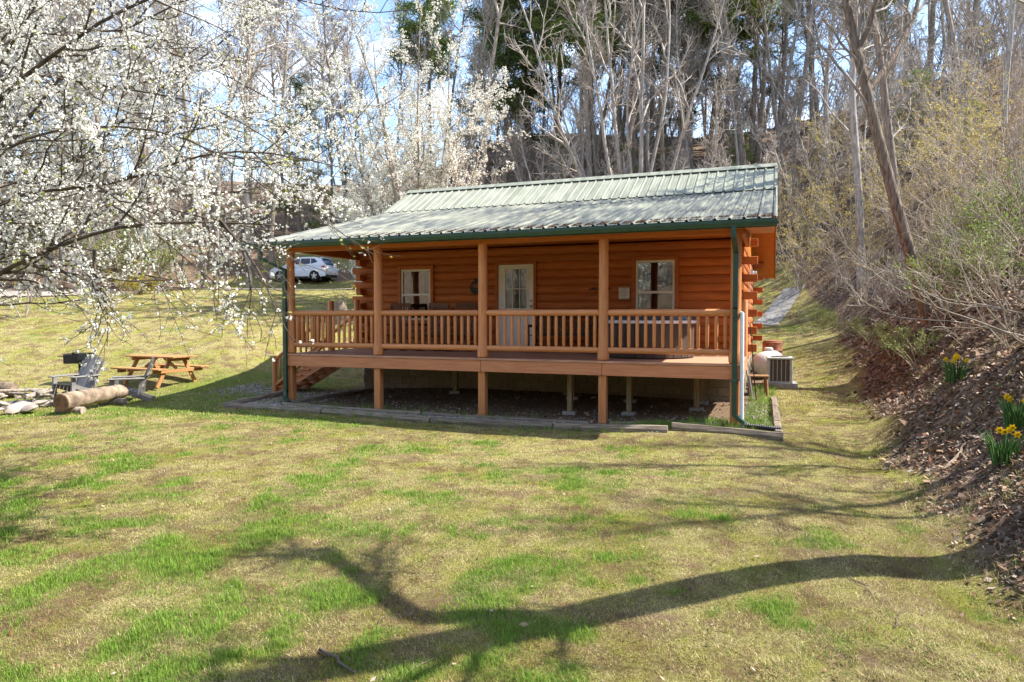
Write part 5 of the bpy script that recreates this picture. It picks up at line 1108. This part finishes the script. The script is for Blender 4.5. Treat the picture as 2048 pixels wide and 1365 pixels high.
Pw = P+b0; l_, d_ = LD(Pw[:, 0], Pw[:, 1]); dens = fbm(Pw[:, 0]*1.0+Pw[:, 2]*.6, Pw[:, 2]*1.3, .8, 8, 3)
ppx = 1024+FOC*l_/d_; ppy = 633-(Pw[:, 2]-CAM[2])*FOC/d_
keep = (dens > .38) & (g.random(len(P)) < np.clip(1.15-sstep(420, 760, ppx)*sstep(240, 60, ppy)*.85-sstep(420, 560, ppy)*.84-sstep(540, 680, ppx)*sstep(400, 460, ppy)*.5-sstep(470, 520, ppx)*sstep(380, 440, ppy)*.45, .04, 1)); P = P[keep]
V, Fq, c = blossoms(P, g, .019, 8, .0102); fl_ = np_mesh(V, Fq, False, c); fl_.materials.append(M['petal'])
Pl = along(tw3, 2600, g, .02); V, Fq = quads(Pl, .022, g); yl = np_mesh(V, Fq, False, np.repeat(colpick(2600, [(.36, .40, .06), (.28, .33, .05), (.40, .36, .08)], g), 4, 0)); yl.materials.append(M['leaf'])
put_tree([('trunk', trunk), ('branches', brm), ('blossom', fl_), ('young_leaves', yl)], b0, 0, 1, 'pear_tree', 'spreading white blossoming tree whose dark limbs overhang the lawn by the steps')
# ------------------------------------------------------------------ grass, litter, daffodils, sticks
rg = np.random.default_rng(3)
def blades(X, Y, hgt, wid, lean, cols, nb, spread, seed, tri=False):
    g = np.random.default_rng(seed); n = len(X)*nb; x = np.repeat(X, nb)+g.normal(0, 1, n)*np.repeat(spread, nb); y = np.repeat(Y, nb)+g.normal(0, 1, n)*np.repeat(spread, nb)
    z = hz(x, y)-.004; h_ = np.repeat(hgt, nb)*g.uniform(.5, 1.3, n); a = g.uniform(0, 6.283, n); le = np.repeat(lean, nb)*g.uniform(.3, 1.4, n)
    wv = np.stack([-np.sin(a), np.cos(a), np.zeros(n)], -1)*(np.repeat(wid, nb)/2)[:, None]
    b = np.stack([x, y, z], -1); m_ = b+np.stack([np.cos(a)*h_*le*.35, np.sin(a)*h_*le*.35, h_*.6], -1); tp_ = b+np.stack([np.cos(a)*h_*le, np.sin(a)*h_*le, h_*np.clip(1.05-.35*le, .2, 1)], -1)
    if tri: V = np.stack([b-wv, b+wv, tp_], 1).reshape(-1, 3); return V, np.arange(3*n).reshape(n, 3), np.repeat(np.repeat(cols, nb, 0)*g.uniform(.65, 1.3, (n, 1)), 3, 0)
    V = np.stack([b-wv, b+wv, m_+wv*.7, m_-wv*.7, tp_], 1).reshape(-1, 3); i = np.arange(n)[:, None]*5
    Ft = np.concatenate([i+np.array([0, 1, 2]), i+np.array([0, 2, 3]), i+np.array([3, 2, 4])]); c = np.repeat(cols, nb, 0)*g.uniform(.75, 1.25, (n, 1)); return V, Ft, np.repeat(c, 5, 0)
def lawn_pts(n, dmin, dmax, lmaxf=.8, p=1.0):
    d = dmin*(dmax/dmin)**rg.random(n)**p; l = rg.uniform(-lmaxf, lmaxf, n)*d; return CAM[0]+l*cY-d*sY, CAM[1]+l*sY+d*cY, l, d
X, Y, l_, d_ = lawn_pts(100000, 3.3, 15); gm_, lm_, dm_ = masks(X, Y)
ok = (lm_ < .45) & (dm_ < .55); X, Y, d_, gm_ = X[ok], Y[ok], d_[ok], gm_[ok]
isg = rg.random(len(X)) < .16+.76*gm_
gcol = np.where((rg.random(len(X)) < .35)[:, None], np.array([[.25, .30, .045]]), np.array([[.14, .22, .03]]))*rg.uniform(.75, 1.3, (len(X), 1))
yv = fbm(X, Y, 2.2, 44, 3); gcol = np.where((yv > .56)[:, None], gcol*np.array([1.4, 1.12, .9]), gcol)
lush = gm_ > .5; gcol = np.where(lush[:, None], np.array([[.15, .255, .028]])*rg.uniform(.7, 1.4, (len(X), 1)), gcol)
bm = sstep(.5, .62, fbm(X, Y, .5, 171, 4))[:, None]
scol = np.array([(.50, .39, .19), (.60, .50, .27), (.29, .20, .095), (.38, .34, .12), (.20, .135, .06), (.36, .35, .10)])[rg.integers(0, 6, len(X))]*rg.uniform(.75, 1.2, (len(X), 1))
scol = scol*(1-.55*bm*np.array([[.8, 1, 1.05]])); colr = np.where(isg[:, None], gcol, scol); ht = np.where(isg, .024+.042*gm_**2, .034); ln = np.where(isg, .6, 1.25); wd_ = np.where(isg, .0038, .0042)*np.clip(d_/6, .9, 2.2)
V1, F1, c1 = blades(X[isg], Y[isg], ht[isg], wd_[isg], ln[isg], colr[isg], 6, .03+0*X[isg], 5)
ns = ~isg; V2, F2, c2 = blades(X[ns], Y[ns], ht[ns], wd_[ns], ln[ns], colr[ns], 5, .03+0*X[ns], 15, True)
V = np.concatenate([V1, V2]); Ft = np.concatenate([F1, F2+len(V1)]); c = np.concatenate([c1, c2])
tag(obj('grass', np_mesh(V, Ft, False, c), M['grassm']), 'short patchy spring lawn of green tufts and dry straw', 'grass', kind='stuff')
X, Y, l_, d_ = lawn_pts(30000, 14, 52); gm_, lm_, dm_ = masks(X, Y); ok = (lm_ < .45) & (dm_ < .5) & ~((X > -.3) & (X < 10) & (Y > 0) & (Y < 10.5)); X, Y, d_, gm_ = X[ok], Y[ok], d_[ok], gm_[ok]
isg = rg.random(len(X)) < .28+.5*gm_; colr = np.where(isg[:, None], np.array([[.23, .28, .045]]), np.array([[.46, .37, .17]]))*rg.uniform(.75, 1.25, (len(X), 1))
V, Ft, c = blades(X, Y, np.where(isg, .06, .045), .012*np.clip(d_/18, 1, 2.4), .9+0*X, colr, 4, .08+0*X, 6)
tag(obj('meadow_grass', np_mesh(V, Ft, False, c), M['grassm']), 'short grass on the slopes behind and beside the cabin', 'grass', kind='stuff')
# weeds along the timbers and the downspout
wx = np.concatenate([rg.normal(8.6, .45, 260), rg.uniform(9.0, 10.5, 200), rg.uniform(9.95, 10.5, 420), rg.uniform(.3, 6, 130), rg.uniform(-.5, 8, 120)]); wy = np.concatenate([rg.normal(-.45, .12, 260), rg.normal(-.05, .2, 200), rg.uniform(-.3, 5.5, 420), rg.normal(-.2, .25, 130), rg.normal(-1.08, .05, 120)])
V, Ft, c = blades(wx, wy, rg.uniform(.05, .16, len(wx)), .006+0*wx, .5+0*wx, np.array([[.17, .27, .04]])*rg.uniform(.7, 1.4, (len(wx), 1)), 9, .035+0*wx, 8)
tag(obj('weeds', np_mesh(V, Ft, False, c), M['grassm']), 'green weeds growing up through the gravel at the porch edge', 'weeds', kind='stuff')
dq = 5*(20/5)**rg.random(5200); lq = bank_l(dq)+rg.uniform(-.3, 4.5, 5200); bxx, byy = CAM[0]+lq*cY-dq*sY, CAM[1]+lq*sY+dq*cY; kk = fbm(bxx, byy, .9, 66, 3) > .5; bxx, byy = bxx[kk], byy[kk]
V, Ft, c = blades(bxx, byy, rg.uniform(.03, .1, len(bxx)), .007+0*bxx, .8+0*bxx, np.where((rg.random(len(bxx)) < .35)[:, None], np.array([[.14, .20, .035]]), np.array([[.36, .27, .14]]))*rg.uniform(.6, 1.3, (len(bxx), 1)), 6, .05+0*bxx, 18)
tag(obj('bank_weeds', np_mesh(V, Ft, False, c), M['grassm']), 'sparse green weeds and dry straw sprouting through leaves on the bank', 'weeds', kind='stuff')
# leaf litter on the bank and stray leaves on the lawn
d = 3.6*(24/3.6)**rg.random(72000); l = bank_l(d)+rg.uniform(-.8, 6.5, len(d))*np.clip(d/9, .7, 2); X, Y = CAM[0]+l*cY-d*sY, CAM[1]+l*sY+d*cY
gm_, lm_, dm_ = masks(X, Y); ok = rg.random(len(X)) < lm_; X, Y, d = X[ok], Y[ok], d[ok]
sx_, sy_, _, _ = lawn_pts(420, 3.5, 13); ux, uy = rg.uniform(0, 9.6, 2500), rg.uniform(-.2, 2.8, 2500)
X = np.concatenate([X, sx_, ux]); Y = np.concatenate([Y, sy_, uy]); sz = np.concatenate([.023*np.clip(d/8, .85, 2), np.full(420, .016), np.full(2500, .025)])
LB = [(.20, .12, .07), (.28, .18, .11), (.14, .09, .06), (.36, .25, .17), (.24, .11, .06), (.40, .31, .24), (.10, .065, .045)]
sz = sz*np.exp(rg.normal(-.1, .42, len(sz)))
V, Fq, c = flakes(np.stack([X, Y, hz(X, Y)+.012+rg.uniform(0, .03, len(X))], -1), sz, rg, LB, .45, .55)
tag(obj('leaf_litter', np_mesh(V, Fq, False, c), M['litter']), 'brown dead leaves carpeting the bank beside the lawn', 'leaves', kind='stuff')
# daffodils
def daffodil(px, py, d, nl, nf, hgt, label, seed):
    q = gp(px, py, 3, 30); b = (q[0], q[1], hz1(q[0], q[1])); t = thing('daffodil_clump', label, 'flowers', b, 0); g = np.random.default_rng(seed); P = []
    for k in range(nl):
        a = g.uniform(0, 6.28); r = g.uniform(0, .13); le = g.uniform(.05, .5); h_ = hgt*g.uniform(.6, 1.1); p0 = np.array([r*math.cos(a), r*math.sin(a), -.03]); P.append((np.stack([p0, p0+[math.cos(a)*le*h_*.4, math.sin(a)*le*h_*.4, h_*.65], p0+[math.cos(a)*le*h_, math.sin(a)*le*h_, h_]]), np.array([.008, .008, .002])))
    V, Fq = tubes(P, 4); o = obj('leaf_blades', np_mesh(V, Fq, False, np.tile(np.array([[.09, .19, .05]]), (len(V), 1))*g.uniform(.7, 1.3, (len(V), 1))), M['leaf'], t)
    for k in range(nf):
        a = g.uniform(0, 6.28); r = g.uniform(.02, .16); h_ = hgt*g.uniform(.85, 1.12); f = MB(); f.tube([(r*.4*math.cos(a), r*.4*math.sin(a), 0), (r*math.cos(a), r*math.sin(a), h_*.9), (r*math.cos(a), r*math.sin(a)-.01, h_)], .004, 5)
        fo_ = f.build('stem', M['green'], t); c0 = Vector((r*math.cos(a), r*math.sin(a)-.02, h_)); m = MB()
        for j in range(6):
            w_ = 2*math.pi*j/6; u = Vector((math.cos(w_), 0, math.sin(w_))); v = Vector((-math.sin(w_), 0, math.cos(w_))); m.add([c0, c0+u*.022+v*.014, c0+u*.048+Vector((0, -.006, 0)), c0+u*.022-v*.014], [(0, 1, 2, 3)])
        m.tube([c0+Vector((0, -.001, 0)), c0+Vector((0, -.02, 0)), c0+Vector((0, -.036, 0))], [.012, .014, .02], 8, False); m.build('flower', M['daff'], t)
M['daff'] = pm('daffodil_yellow', (.80, .52, .01), (.85, .62, .02), 12, .6, 0)
daffodil(1912, 762, 11, 60, 7, .36, 'daffodil clump with yellow blooms half way up the bank', 1)
daffodil(2008, 925, 7, 55, 5, .36, 'daffodil clump with yellow blooms low on the leafy bank', 2)
daffodil(2035, 858, 8, 80, 4, .36, 'dense grassy daffodil clump just above another clump', 3)
# fallen sticks
for n_, (p0, p1, r) in enumerate((((640, 1308), (715, 1362), .013), ((815, 1358), (900, 1310), .005), ((755, 1265), (795, 1210), .004), ((1690, 1150), (1745, 1195), .006), ((1790, 1262), (1800, 1225), .005), ((1890, 945), (1935, 890), .025), ((955, 1050), (985, 1062), .004), ((2000, 1165), (2045, 1190), .012), ((1040, 1215), (1062, 1240), .004))):
    a, b = gp(*p0), gp(*p1); k = np.linspace(0, 1, 6)[:, None]; P = a+(b-a)*k+np.random.default_rng(n_).normal(0, .012, (6, 3)); P[:, 2] = hz(P[:, 0], P[:, 1])+r+.01
    o = MB().tube([tuple(x-a) for x in P], list(np.linspace(r, r*.5, 6)), 6).build('fallen_stick', M['bark_pear'] if r < .02 else M['logseat'], None, True); o.location = a
    tag(o, 'thick barkless branch lying on the leafy bank' if r > .02 else 'thin dry stick lying on the lawn', 'stick', None if r > .02 else 'dry sticks on the lawn')
